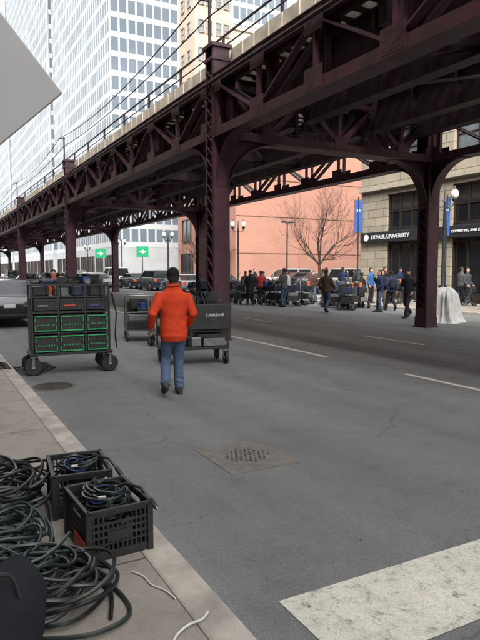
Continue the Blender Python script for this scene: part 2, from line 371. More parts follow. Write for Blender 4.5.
for i in range(len(BY)-1):
    a,b=BY[i]+CW+.005,BY[i+1]-CW-.005
    truss(XL,a,b,4.95,6.38,8,i in(1,2)); truss(XR,a,b,4.95,6.38,8,False)
    for x in (7.45,8.9,11.1,12.55): stringer(x,a,b)
    mb=MB(); n=6; w=(b-a)/n
    for k in range(n):
        y0=a+w*k;y1=y0+w
        for xa,xb in ((7.45,8.9),(8.9,11.1),(11.1,12.55)):
            if k%2: mb.bar((xa+.05,y0+.05,5.72),(xb-.05,y1-.05,5.72),.12,.03)
            else: mb.bar((xa+.05,y1-.05,5.72),(xb-.05,y0+.05,5.72),.12,.03)
        if k in (2,4): mb.bar((XL+.2,y0,5.9),(XR-.2,y0,5.9),.2,.42)
    mb.part('lateral_bracing',steel2,el)
Y0,Y1=BY[0],BY[-1]
mb=MB(); y=Y0
while y<Y1:
    j=R.uniform(-.06,.06)
    mb.box((6.78+j,y,6.45),(9.75+j,y+.22,6.66)); mb.box((10.25-j,y,6.45),(13.22-j,y+.22,6.66)); y+=.46
o=mb.part('track_ties',wood,el); o['kind']='stuff'
for x in (7.45,8.9,11.1,12.55):
    mb=MB(); mb.box((x-.065,Y0,6.664),(x+.065,Y1,6.68)); mb.box((x-.01,Y0,6.68),(x+.01,Y1,6.79)); mb.box((x-.035,Y0,6.79),(x+.035,Y1,6.83)); mb.part('rail',railm,el)
for x in (6.88,13.12):
    mb=MB(); y=Y0
    while y<Y1:
        mb.box((x-.12,y,6.70+R.uniform(0,.01)),(x+.12,y+2.38,6.76)); y+=2.4
    mb.part('guard_timber',cream,el)
for x,s in ((6.80,-1),(13.20,1)):
    mb=MB(); y=Y0
    while y<Y1:
        zt=7.12+R.uniform(-.02,.02); mb.box((x-.02,y,6.80),(x+.02,y+1.15,zt)); mb.box((x-.045,y+.5,6.5),(x-.021,y+.58,zt)); y+=1.2
    mb.part('side_board',cream,el)
    mb=MB(); y=Y0+.5
    while y<Y1: mb.bar((x-s*.06,y,6.66),(x-s*.06,y,7.62),.06,.06); y+=2.8
    mb.bar((x-s*.06,Y0,7.6),(x-s*.06,Y1,7.6),.04,.04); mb.bar((x-s*.06,Y0,7.35),(x-s*.06,Y1,7.35),.025,.025)
    mb.part('handrail',steel2,el)
mb=MB()
for x in (9.85,10.05): mb.box((x-.08,Y0,6.70),(x+.08,Y1,6.74))
mb.part('footwalk',wood,el)
mb=MB(); mb.tube([(XL-.28,Y0,6.2),(XL-.28,Y1,6.2)],.04,8); mb.part('conduit',steel2,el)
for dz,dx in ((0.0,0),(0.42,-.15)):
    pts=[]
    for i in range(len(BY)-1):
        for k in range(8): t=k/8; pts.append((XL-.25+dx,BY[i]+16.8*t,7.75+dz-.9*dz*4*t*(1-t)*.5-4*.25*t*(1-t)))
    mb=MB(); mb.tube(pts,.016,6); mb.part('overhead_cable',rubber,el)
for y in BY:
    mb=MB(); mb.bar((XL-.2,y,7.13),(XL-.2,y,8.25),.06,.06); mb.bar((XL-.45,y,8.15),(XL-.15,y,8.15),.05,.05); mb.part('cable_bracket',steel2,el)
# ------------------------------------------------------------------ buildings
def framed_window(parent,side,u,z,w,h,plane,gm,fm,mull=(1,1),fr=.08):
    g=MB();f=MB()
    def P(a,d,c): return (plane+d,u+a,c) if side=='X' else (u+a,plane+d,c)
    def bx(m,a0,a1,c0,c1,d0,d1):
        p=P(a0,d0,c0);q=P(a1,d1,c1); m.box(tuple(min(x,y) for x,y in zip(p,q)),tuple(max(x,y) for x,y in zip(p,q)))
    bx(g,-w/2,w/2,z,z+h,.10,.12)
    for a in (-w/2,w/2-fr): bx(f,a,a+fr,z,z+h,.0,.10)
    bx(f,-w/2+fr,w/2-fr,z,z+fr,.0,.10); bx(f,-w/2+fr,w/2-fr,z+h-fr,z+h,.0,.10)
    for i in range(1,mull[0]+1):
        a=-w/2+w*i/(mull[0]+1); bx(f,a-.03,a+.03,z+fr,z+h-fr,.03,.10)
    for i in range(1,mull[1]+1):
        c=z+h*i/(mull[1]+1); bx(f,-w/2+fr,w/2-fr,c-.025,c+.025,.045,.10)
    go=g.part('window',gm,parent); f.part('frame',fm,go)
    return go
bd=thing('stone_building','warm beige limestone block university building with tall dark windows','building')
bays=[24.9-4.75*i for i in range(8)]; ow=2.7
XF=23.5
mb=MB(); mb.box((XF+.4,-14,0),(48,28.5,19))
edges=[28.5]
for c in bays: edges+= [c+ow/2,c-ow/2]
edges.append(-14)
for i in range(0,len(edges),2): mb.box((XF,edges[i+1],0),(XF+.399,edges[i],19))
for c in bays:
    a,b=c-ow/2,c+ow/2
    mb.box((XF,a,6.05),(XF+.399,b,7.4)); mb.box((XF,a,9.6),(XF+.399,b,11)); mb.box((XF,a,13.2),(XF+.399,b,14.6)); mb.box((XF,a,16.8),(XF+.399,b,19))
mb.part('wall',stone,bd)
trim=M('limestone_trim',(.33,.29,.22),.8,var=.2,detail=8)
mb=MB(); mb.box((XF-.25,-14,6.35),(XF-.003,28.5,6.6)); mb.box((XF-.12,-14,10.4),(XF-.003,28.5,10.55)); mb.box((XF-.4,-14,18.6),(XF-.003,28.5,19.2))
mb.part('cornice',trim,bd)
for c in bays:
    framed_window(bd,'X',c,4.1,ow,1.93,XF+.12,glass,bronze,(2,1))
    framed_window(bd,'X',c,.5,ow,2.75,XF+.12,glass,bronze,(2,0))
    for z in (7.4,11,14.6): framed_window(bd,'X',c,z,ow,2.2,XF+.2,greyglass,bronze,(1,1))
    mb=MB(); mb.box((XF+.10,c-ow/2,.12),(XF+.25,c+ow/2,.5)); mb.part('window_sill',bronze,bd)
    mb=MB(); mb.box((XF+.10,c-ow/2,3.28),(XF+.3,c+ow/2,4.08)); mb.part('spandrel_panel',bandm,bd)
mb=MB(); mb.box((XF-.22,23.6,3.35),(XF-.065,28.3,3.95)); sb=mb.part('sign_band',bandm,bd,bevel=.02)
text('lettering','DEPAUL UNIVERSITY',.335,signw,sb,(XF-.24,27.3,3.64),(90,0,-90),.01,'LEFT')
mb=MB(); mb.lathe([(.2,0),(.2,.02)],(XF-.25,27.75,3.64),'X'); mb.part('emblem',signw,sb)
mb=MB(); mb.box((XF-.22,13.6,3.35),(XF-.065,22.6,3.95)); sb=mb.part('sign_band',bandm,bd,bevel=.02)
text('lettering','COMPUTING AND DIGITAL MEDIA',.19,signw,sb,(XF-.24,21.3,3.66),(90,0,-90),.01,'LEFT')
for c in bays[0:4]:
    mb=MB(); mb.box((XF-.03,c-ow/2-.5,1.9),(XF-.006,c-ow/2-.25,2.4)); mb.lathe([(.05,0),(.11,.1),(.09,.45),(.03,.5)],(XF-.14,c-ow/2-.38,1.95)); mb.part('wall_lantern',[bronze],bd)
pk=thing('salmon_building','large salmon brick building with a blank side wall','building')
mb=MB(); mb.box((XF,45,0),(62,58,15.6)); mb.part('wall',pinkb,pk)
mb=MB(); mb.box((XF-.2,44.8,15.6),(62,58.2,16.1)); mb.part('parapet',pinkd,pk)
mb=MB()
for z in (3.2,6.4,9.6,12.8): mb.box((XF+.05,44.95,z),(62,44.997,z+.07))
for x in (30,37,44,51): mb.box((x,44.955,0),(x+.07,44.998,15.6))
mb.part('wall_groove',pinkd,pk)
for yy in (47.5,51.5,55.5):
    for z in (4.6,8,11.4): framed_window(pk,'X',yy,z,2.2,2.2,XF-.14,greyglass,bronze,(1,0))
    framed_window(pk,'X',yy,.6,3,2.8,XF-.14,glass,bronze,(2,0))
tn=thing('tan_tower','tall tan brick apartment tower with rows of windows','building')
mb=MB(); mb.box((27.3,62,0),(32.0,66.5,75)); mb.part('wall',tanb,tn)
mb=MB()
for x in (27.3,29.45,31.7): mb.box((x,61.8,0),(x+.3,61.997,75))
mb.part('pilaster',beige,tn)
for c in (28.1,29.05,30.2,31.2):
    for k in range(4,15):
        framed_window(tn,'Y',c,3.0*k+1,.72,1.4,61.86,paleglass,tanfr,(0,1),.06)
for yy in (63.4,65.2):
    for k in range(4,15): framed_window(tn,'X',yy,3.0*k+1,.9,1.4,27.16,paleglass,tanfr,(0,1),.06)
bg=thing('beige_building','beige brick mid-rise with balconies and windows','building')
mb=MB(); mb.box((32.6,63,0),(37.4,80,29.5)); mb.box((32.4,62.8,29.5),(37.6,80,30)); mb.part('wall',beige,bg)
for c in (33.5,35.0,36.5):
    for k in range(2,9): framed_window(bg,'Y',c,3.2*k+1,.8,1.5,62.86,paleglass,palec,(0,1),.06)
mb=MB()
for k in range(2,9): mb.box((32.7,62.5,3.2*k+.6),(37.2,62.84,3.2*k+.72))
mb.part('balcony',palec,bg)
def curtain(name,label,x0,x1,y0,y1,h,gm,mm,sp,fh,skipbase=5,mw=.16,md=.18,band=.7,basem=None):
    t=thing(name,label,'building')
    mb=MB(); mb.box((x0,y0,skipbase),(x1,y1,h)); mb.part('curtain_wall',gm,t)
    mb=MB(); z=skipbase
    y=y0
    while y<=y1+.01: mb.box((x0-md,y-mw/2,skipbase),(x0-.003,y+mw/2,h)); y+=sp
    x=x0
    while x<=x1+.01: mb.box((x-mw/2,y0-md,skipbase),(x+mw/2,y0-.003,h)); x+=sp
    mb.part('mullions',mm,t)
    mb=MB()
    while z<h: mb.box((x0-md*.5,y0-md*.5,z),(x1,y1,z+band)); z+=fh
    mb.part('spandrel_bands',mm,t)
    mb=MB(); mb.box((x0,y0,0),(x1,y1,skipbase-.003)); mb.part('base_wall',basem or greyc,t)
    y=y0+2.5
    while y<y1-2: framed_window(t,'X',y,.5,3.6,3.4,x0-.14,glass,bronze,(2,0)); y+=5
    return t
curtain('glass_tower','pale glass office tower with fine white window grid',XF,52,82,122,130,towerglass,palec,1.25,2.6,5,.26,.03,.75)
palegrey=M('pale_concrete_facade',(.34,.355,.37),.8,var=.08,scale=.4)
curtain('office_block','pale concrete office block with gridded windows',XF,50,126,186,95,towerglass,palegrey,2.0,2.8,5,.4,.04,.9)
curtain('office_block','pale concrete office block further along the street',XF,50,190,290,80,towerglass,palegrey,2.8,3.2,5,.6,.05,1.1)
lb=thing('shading_brick_building','unseen brown brick building added to shade the street','building')  # out-of-view block added to shade the street and cut sky from the left
mb=MB(); mb.box((-16,-70,0),(-3.4,95,27)); mb.part('wall',redbrick,lb)
mb=MB(); mb.box((-3.397,-70,26.2),(-3.0,95,26.9)); mb.box((-3.397,-70,4.4),(-3.2,95,4.8)); mb.part('cornice',trim,lb)
gw=MB(); gw.box((0,-.9,-1.1),(.04,.9,1.1)); g0=gw.part('window',greyglass,lb,(-3.397,-54,7.5))
fw=MB()
for a in (-1,1): fw.box((0,a*.95-.05,-1.15),(.1,a*.95+.05,1.15))
fw.box((0,-.9,1.1),(.1,.9,1.15)); fw.box((0,-.9,-1.15),(.1,.9,-1.1))
f0=fw.part('frame',trim,g0)
for i in range(24):
    for k in range(4):
        c=g0.copy(); COL.objects.link(c); c.location=(-3.397,-50+i*4,7.5+k*4.8); f=f0.copy(); COL.objects.link(f); f.parent=c
for i in range(16):
    mb=MB(); mb.box((-3.395,-50+i*6,.6),(-3.34,-50+i*6+4.4,3.8)); mb.part('shop_window',glass,lb)
# ------------------------------------------------------------------ street lamps, signs
lp=thing('street_lamp','dark fluted street lamp with two white globes','street lamp',(19.1,36.2,.12),-25,'twin-globe street lamps along the kerb')
mb=MB(); mb.lathe([(.26,0),(.26,.12),(.2,.2),(.17,.55),(.12,.7),(.10,.9)],(0,0,0),n=12); mb.part('base',lampg,lp)
mb=MB(); mb.lathe([(.085,.9),(.055,4.4),(.08,4.45),(.05,4.55),(.03,4.95),(.0,5.05)],(0,0,0),n=12); mb.part('post',lampg,lp)
for s in (-1,1):
    mb=MB(); mb.tube([(s*.02,0,4.3),(s*.15,0,4.22),(s*.3,0,4.28),(s*.38,0,4.45)],.03,8); mb.lathe([(.03,4.42),(.1,4.5),(.11,4.56)],(s*.38,0,0),n=10); mb.part('arm',lampg,lp)
    g=MB(); g.ell((s*.38,0,4.76),(.16,.16,.21)); go=g.part('globe',globem,lp); t=MB(); t.lathe([(.09,4.95),(.06,5.0),(.02,5.1)],(s*.38,0,0),n=10); t.part('finial',lampg,go)
for y in (49.5,63.5,79): dup(lp,(19.1,y,.12),-45+R.uniform(-4,4))
dup(lp,(19.15,17.9,.12),-38)
for y in (32,60): dup(lp,(.8,y,.12),0)
bn=thing('banner','blue vertical banner on a bracket beside the facade','banner',(23.1,28.3,0),60)
mb=MB(); mb.box((-.02,-.25,4.0),(.02,.25,5.9)); mb.part('cloth',banner,bn)
mb=MB(); mb.cyl((0,0,.12),(0,0,6.1),.045,n=10); mb.bar((0,-.3,5.93),(0,.3,5.93),.03,.03); mb.bar((0,-.3,3.97),(0,.3,3.97),.03,.03); mb.part('post',lampg,bn)
mb=MB(); mb.cbox((-.026,0,5.3),(.006,.2,.12)); mb.part('emblem',signw,bn)
b2=dup(bn,(19.35,17.95,0),45,'small blue banner hanging beside a street lamp'); b2.scale=(1,.45,.80)
def green_sign(loc,rot,label,zc=3.0,w=1.0,h=.95):
    t=thing('street_sign',label,'sign',loc,rot,'green signs on posts')
    mb=MB(); mb.cyl((0,.06,0),(0,.06,zc+h/2),.05,n=10); mb.part('post',lampg,t)
    mb=MB(); mb.box((-w/2,-.02,zc-h/2),(w/2,.0,zc+h/2)); bo=mb.part('board',greens,t,bevel=.008)
    mb=MB(); mb.prism([(-.32,-.028,zc-.06),(-.05,-.028,zc-.06),(-.05,-.028,zc-.24),(.34,-.028,zc),(-.05,-.028,zc+.24),(-.05,-.028,zc+.06),(-.32,-.028,zc+.06)],(0,.006,0)); mb.part('arrow',signw,bo)
    return t
green_sign((18.75,55.5,.12),-18,'green square sign with white arrow on a post',3.4,1.15,1.05)
green_sign((18.6,70.5,.12),-15,'green square sign with white arrow on a post',3.6,1.25,1.1)
ll=thing('lot_light','slim parking lot light pole with two heads','light pole',(25.2,39.5,.12))
mb=MB(); mb.cyl((0,0,0),(0,0,5.3),.07,.05,n=10); mb.part('post',lampg,ll)
for a,b in ((-.55,-.1),(.1,.55)):
    mb=MB(); mb.box((a,-.1,5.3),(b,.1,5.42)); mb.bar((a if a>0 else b,0,5.28),(0,0,5.28),.04,.04); mb.part('head',lampg,ll)
# ------------------------------------------------------------------ bare tree
def tree(loc,h,seed,label,rz=0,sxy=1):
    r=random.Random(seed); t=thing('bare_tree',label,'tree',loc,rz); t.scale=(sxy,sxy,1)
    tr=MB(); br=MB()
    def grow(mb,p,d,L,rad,depth):
        pts=[p];rr=[rad]; n=4; dd=d.copy()
        for i in range(n):
            dd=(dd+V((r.uniform(-.18,.18),r.uniform(-.18,.18),r.uniform(-.04,.14)))).normalized(); p=p+dd*L/n; pts.append(p); rr.append(rad*(1-.40*(i+1)/n))
        mb.tube(pts,rr,7 if depth<2 else (5 if depth<4 else 3))
        if depth>=6: return
        k=3 if depth<3 else 2
        for i in range(k+(1 if depth==2 else 0)):
            j=r.choice([1,2,3,4,4]) if i else 4
            ax=V((r.uniform(-1,1),r.uniform(-1,1),r.uniform(-.3,.3))).normalized()
            nd=(Matrix.Rotation(r.uniform(.35,.9),3,ax)@dd); nd.z+=.10; nd.normalize()
            grow(br,pts[j],nd,L*r.uniform(.62,.88),max(rr[j]*.70,.008),depth+1)
    tr.tube([(0,0,0),(0,0,.3),(.05,0,1.2),(.0,.05,h*.27)],[.2,.14,.12,.11],10)
    for i in range(6):
        a=i*1.05+.3; grow(br,V((0,.03,h*.25)),V((math.cos(a)*.85,math.sin(a)*.85,.85)).normalized(),h*.24,.07,1)
    grow(br,V((0,.03,h*.26)),V((0,0,1)),h*.26,.085,1)
    tr.part('trunk',bark,t); br.part('crown',bark,t); return t
tree((24.9,34.7,.12),7.9,11,'leafless young tree with fine spreading twigs by the parking lot',40,.84)
tree((21.5,47,.12),5.5,9,'small leafless tree on the far pavement')
# ------------------------------------------------------------------ people
def remesh(o,vox,sm=4):
    md=o.modifiers.new('r','REMESH'); md.mode='VOXEL'; md.voxel_size=vox; md.use_smooth_shade=True
    m2=o.modifiers.new('s','SMOOTH'); m2.iterations=sm; m2.factor=.5; bake(o)
def ering(c,rx,ry,n=20):
    return [V((c[0]+rx*math.cos(2*math.pi*k/n),c[1]+ry*math.sin(2*math.pi*k/n),c[2])) for k in range(n)]
cloth={}
def CM(c,rough=.85):
    k=tuple(c)
    if k not in cloth: cloth[k]=M('cloth_%d'%len(cloth),c,rough,var=.12,scale=6,bump=.3,bscale=22,spec=.2)
    return cloth[k]
def fold(o,amp,f):
    me=o.data
    for v in me.vertices:
        p=v.co; n=v.normal
        d=noise.noise(V((p.x*f,p.y*f,p.z*f*1.7)))+.35*noise.noise(V((p.x*f*2.3+5,p.y*f*2.3,p.z*f*3.5)))
        v.co=p+n*amp*d
WALK=dict(el=(-.28,-.10,1.13),wl=(-.27,.10,.93),er=(.28,.04,1.13),wr=(.27,.24,.95),kl=(-.10,.17,.50),al=(-.11,.28,.10),kr=(.10,.04,.50),ar=(.11,-.28,.19))
STAND=dict(el=(-.26,-.05,1.13),wl=(-.25,.06,.90),er=(.26,-.05,1.13),wr=(.25,.06,.90),kl=(-.11,.02,.49),al=(-.13,-.02,.09),kr=(.11,.02,.49),ar=(.13,-.02,.09))
REACH=dict(el=(-.26,.08,1.16),wl=(-.18,.34,1.10),er=(.26,.08,1.16),wr=(.18,.34,1.12),kl=(-.11,.04,.49),al=(-.13,-.04,.09),kr=(.12,.05,.49),ar=(.16,.12,.09))
PHONE=dict(el=(-.26,-.03,1.12),wl=(-.2,.16,.98),er=(.30,.10,1.20),wr=(.15,.20,1.45),kl=(-.10,.03,.49),al=(-.12,-.03,.09),kr=(.11,.04,.49),ar=(.14,.05,.09))
PG='film crew people standing and walking in the street'
def person(label,loc,rot,h=1.75,pose=STAND,jacket=(.02,.02,.025),trous=(.05,.06,.09),hat=None,hair=(.03,.02,.015),long=0,vox=.024,bag=None,shoe=(.02,.02,.02),group=PG):
    t=thing('person',label,'person',loc,rot,group,h/1.75); hi=vox<.016
    pz=dict(pose); b=MB()
    S={'l':V((-.175,0,1.41)),'r':V((.175,0,1.41))}; H={'l':V((-.085,0,.92)),'r':V((.085,0,.92))}
    b.ell((0,.0,1.645),(.074,.092,.105)); b.ell((0,.035,1.585),(.052,.058,.062)); b.tube([(0,.085,1.655),(0,.107,1.625),(0,.09,1.61)],[.012,.017,.012],8)
    for s in (-1,1): b.ell((s*.077,0,1.635),(.013,.022,.033),0,8,6)
    b.tube([(0,-.02,1.38),(0,-.01,1.48),(0,.01,1.58)],[.075,.056,.055],14)
    b.loft([ering((0,0,z),rx,ry) for z,rx,ry in ((.84,.10,.08),(.9,.155,.105),(1.0,.15,.10),(1.1,.14,.095),(1.25,.165,.105),(1.37,.175,.1),(1.43,.13,.08),(1.47,.06,.06))])
    hands=[]; pitch={}
    for k in 'lr':
        E=V(pz['e'+k]);W=V(pz['w'+k]); b.tube([S[k]+V((0,0,-.01)),S[k].lerp(E,.5),E,E.lerp(W,.4),W],[.055,.048,.038,.038,.026],12)
        d=(W-E).normalized(); s=-1 if k=='l' else 1
        lat=V((0,1,0)); lat=(lat-d*lat.dot(d)); lat=lat.normalized() if lat.length>.2 else V((0,0,1)); nrm=V((-s,0,0)); nrm=(nrm-d*nrm.dot(d)-lat*nrm.dot(lat)).normalized()
        rot3=Matrix((lat,nrm,d)).transposed(); b.ell(W+d*.05,(.040,.019,.055),0,12,8,rot3); hands.append((W,d,lat,nrm))
        K=V(pz['k'+k]);A=V(pz['a'+k]); b.tube([H[k],H[k].lerp(K,.5),K,K.lerp(A,.35),A],[.085,.072,.052,.052,.034],14)
        pr=Matrix.Rotation(-max(0,A.z-.105)*5.5,3,'X'); pitch[k]=pr
        b.ell(A+pr@V((0,.06,-.045)),(.036,.10,.03),0,16,10,pr)
    bo=b.part('body',[skinm,darkm],t); remesh(bo,vox*.8,3 if hi else 2)
    a=MB()
    for W,d,lat,nrm in hands:
        for i,L in enumerate((.068,.08,.086,.076)):
            o=W+d*.088+lat*(.028-.056*(3-i)/3)
            p1=o+d*L*.42+nrm*.004;p2=p1+(d*.8+nrm*.6)*L*.34;p3=p2+(d*.35+nrm*.95)*L*.28
            a.tube([o-d*.02,p1,p2,p3],[.0095,.009,.008,.006],7)
        o=W+d*.035+lat*.028; p1=o+(lat*.75+d*.6+nrm*.2)*.035; p2=p1+(d*.9+nrm*.4+lat*.2)*.032; a.tube([o,p1,p2],[.012,.0105,.008],7)
    for s in (-1,1): a.ell((s*.03,.083,1.655),(.011,.008,.007),1,8,6)
    a.cbox((0,.088,1.583),(.042,.01,.006),1)
    am=a.mesh('tmp',[skinm,darkm])
    bm=bmesh.new(); bm.from_mesh(bo.data); bm.from_mesh(am); bm.to_mesh(bo.data); bm.free()
    j=MB(); lo=.82-long
    rings=[(lo,.180+long*.12,.135+long*.1),(lo+.03,.188+long*.1,.142+long*.1),(.95,.186,.138),(1.08,.180,.132),(1.22,.194,.136),(1.34,.200,.133),(1.41,.182,.115),(1.455,.12,.092),(1.50,.083,.083),(1.545,.078,.082)]
    j.loft([ering((0,-.005,z),rx,ry,24) for z,rx,ry in rings])
    for k in 'lr':
        E=V(pz['e'+k]);W=V(pz['w'+k]); Wc=E.lerp(W,.97)
        j.tube([S[k]+V((0,0,-.02)),S[k].lerp(E,.45),E,E.lerp(W,.5),Wc],[.078,.070,.062,.058,.050],14)
    jo=j.part('jacket',CM(jacket),t); remesh(jo,vox,4 if hi else 3); fold(jo,.007,6)
    if hi:
        for v in jo.data.vertices:
            x,y_,z_=v.co
            if abs(x)<.21:
                k_=.0018*math.sin(z_*60+4*math.sin(x*14)+x*9)*max(0,1-abs(z_-.96)/.12)
                v.co+=v.normal*k_
            else: v.co+=v.normal*.003*math.sin(z_*75+x*30)*max(0,1-abs(z_-1.12)/.10)
        hb=MB(); hb.loft([ering((0,-.005,z),rx,ry,36) for z,rx,ry in ((lo-.045,.168,.124),(lo-.035,.176,.131),(lo-.005,.182,.137),(lo+.02,.183,.138))]); hb.part('hem_band',CM(tuple(c_*.8 for c_ in jacket)),t)
        cl=MB(); cl.tube([(.078*math.cos(a_),-.004+.082*math.sin(a_),1.515+.012*math.sin(a_+2)) for a_ in [k_*.2618 for k_ in range(24)]],.019,8,0,True); cl.part('collar',CM(tuple(c_*.85 for c_ in jacket)),t)
    q=MB(); q.loft([ering((0,0,z),rx,ry,20) for z,rx,ry in ((.80,.11,.08),(.86,.168,.115),(.95,.165,.115),(1.02,.15,.1))])
    for k in 'lr':
        K=V(pz['k'+k]);A=V(pz['a'+k]); q.tube([H[k],H[k].lerp(K,.5),K,K.lerp(A,.5),A+V((0,-.005,-.02))],[.098,.086,.070,.068,.068],16)
    qo=q.part('trousers',CM(trous),t); remesh(qo,vox,2); fold(qo,.008,9)
    if hi:
        for v in qo.data.vertices:
            z_=v.co.z; v.co+=v.normal*(.005*math.sin(z_*95+v.co.x*30)*max(0,1-abs(z_-.2)/.12)+.004*math.sin(z_*70-v.co.x*25)*max(0,1-abs(z_-.48)/.1))
    for k in 'lr':
        A=V(pz['a'+k]); s_=MB(); pr=pitch[k]
        def rr(y,zl,w,hh):
            o=[]
            for i in range(12):
                c_=math.cos(2*math.pi*i/12);s2=math.sin(2*math.pi*i/12)
                o.append(A+pr@V((w*c_,y,-.09+zl+hh*(1+max(s2,-1)))))
            return o
        s_.loft([rr(-.085,0,.02,.035),rr(-.075,0,.04,.055),rr(0,0,.048,.062),rr(.08,0,.050,.045),rr(.15,0,.052,.033),rr(.19,0,.038,.023),rr(.205,0,.012,.012)])
        s_.part('shoe',CM(shoe,.5),t)
    c=MB()
    if hat:
        c.loft([ering((0,-.004,z),rx,ry,20) for z,rx,ry in ((1.655,.083,.101),(1.69,.086,.104),(1.72,.078,.095),(1.75,.058,.072),(1.767,.025,.03))]); c.loft([ering((0,-.004,z),.088,.106,20) for z in (1.65,1.685)])
        c.part('knit_cap',CM(hat,.95),t)
        c=MB()
    c.loft([ering((0,y,z),rx,ry,18) for z,y,rx,ry in ((1.56,-.035,.055,.05),(1.60,-.03,.074,.07),(1.66,-.022,.081,.082),(1.71,-.012,.077,.090),(1.745,-.006,.055,.068),(1.757,-.004,.03,.035))])
    c.part('hair',CM(hair,.8),t)
    if bag:
        g=MB(); g.loft([ering((0,-.2,z),rx,ry,16) for z,rx,ry in ((1.0,.11,.05),(1.03,.14,.08),(1.2,.14,.085),(1.35,.12,.07),(1.4,.06,.03))]); g.part('backpack',CM(bag),t)
    return t
man=person('man in orange jacket, blue jeans and black knit cap walking away',(3.02,7.65,.0),-14,1.77,
  dict(el=(-.295,-.09,1.13),wl=(-.31,.10,.94),er=(.265,-.07,1.13),wr=(.22,.13,.96),kl=(-.095,.13,.50),al=(-.135,-.12,.19),kr=(.075,.10,.49),ar=(.085,.08,.095)),
  (.50,.046,.014),(.07,.108,.17),(.010,.010,.012),vox=.012,shoe=(.035,.03,.026),long=.02,group=None)
bk=(.012,.012,.015);nv=(.014,.02,.05);br_=(.05,.028,.02);bl=(.03,.08,.2);rd=(.22,.02,.02);gr=(.06,.06,.06);jn=(.045,.065,.11);kh=(.14,.115,.075)
p1=person('man in brown jacket and jeans walking across the street',(14.4,19.6,0),-60,1.78,WALK,br_,jn,None)
p2=person('man in dark jacket and trousers walking with a backpack',(15.6,16.2,0),100,1.8,WALK,bk,(.02,.02,.03),bk,bag=bk)
p3=person('person in navy jacket standing with one hand raised',(16.7,19.0,0),60,1.76,PHONE,nv,jn,None)
p4=person('person in bright blue jacket standing near the kerb',(19.3,22.6,.12),200,1.74,STAND,bl,bk,None)
p5=person('person in long black coat standing in the road',(14.3,25.8,0),150,1.74,STAND,bk,bk,bk,long=.3)
p6=person('person in red jacket working at a cart',(15.6,27.0,0),-30,1.72,REACH,rd,bk,None)
p7=person('person in pale shirt and dark trousers by the carts',(16.2,25.3,0),40,1.7,REACH,(.28,.28,.28),bk,None)
p8=person('man in grey jacket reaching over equipment',(17.6,24.2,0),-100,1.8,REACH,gr,jn,None)
p9=person('person in black jacket and khaki trousers standing with crew',(17.9,20.2,0),120,1.75,STAND,bk,kh,None)
p10=person('person in navy coat carrying a dark backpack',(17.6,19.3,0),-20,1.72,WALK,nv,bk,bk,bag=bk)
p11=person('person in dark grey coat walking along the pavement',(21.9,19.0,.12),180,1.74,WALK,(.04,.04,.045),bk,None)
p12=person('person in black coat standing by the building entrance',(22.3,22.5,.12),20,1.7,STAND,bk,jn,None,long=.2)
p13=person('crew member in orange jacket standing behind a cart',(3.15,17.0,0),170,1.76,REACH,(.5,.07,.015),bk,None)
pls=[(p12,20.1,16.4,.12,-150),(p5,20.8,33,.12,150),(p10,17.2,29.5,0,-90),(p12,2.9,14.6,0,150),(p6,20.4,27.8,.12,60),(p3,19.6,25.2,.12,-80),
 (p8,14.9,23.6,0,20),(p5,18.2,22.0,0,10),(p1,18.5,26.4,0,160),(p12,16.2,29.8,0,-20),(p9,20.9,23.4,.12,-140),(p12,21.2,26.2,.12,30),
 (p8,22.4,19.8,.12,-90),(p1,21.3,17.2,.12,-20),(p6,22.6,17.6,.12,120),(p10,22.7,24.2,.12,180),(p12,18.9,33.5,.12,200),(p2,17.0,34.0,0,-60),(p12,15.3,33.0,0,200),(p12,21.3,20.6,.12,-60),(p2,14.9,31.2,0,-120)]
for s,x,y,z,rz in pls:
    q=dup(s,(x,y,z),rz); k=R.uniform(.93,1.03); q.scale=tuple(a*k for a in s.scale)
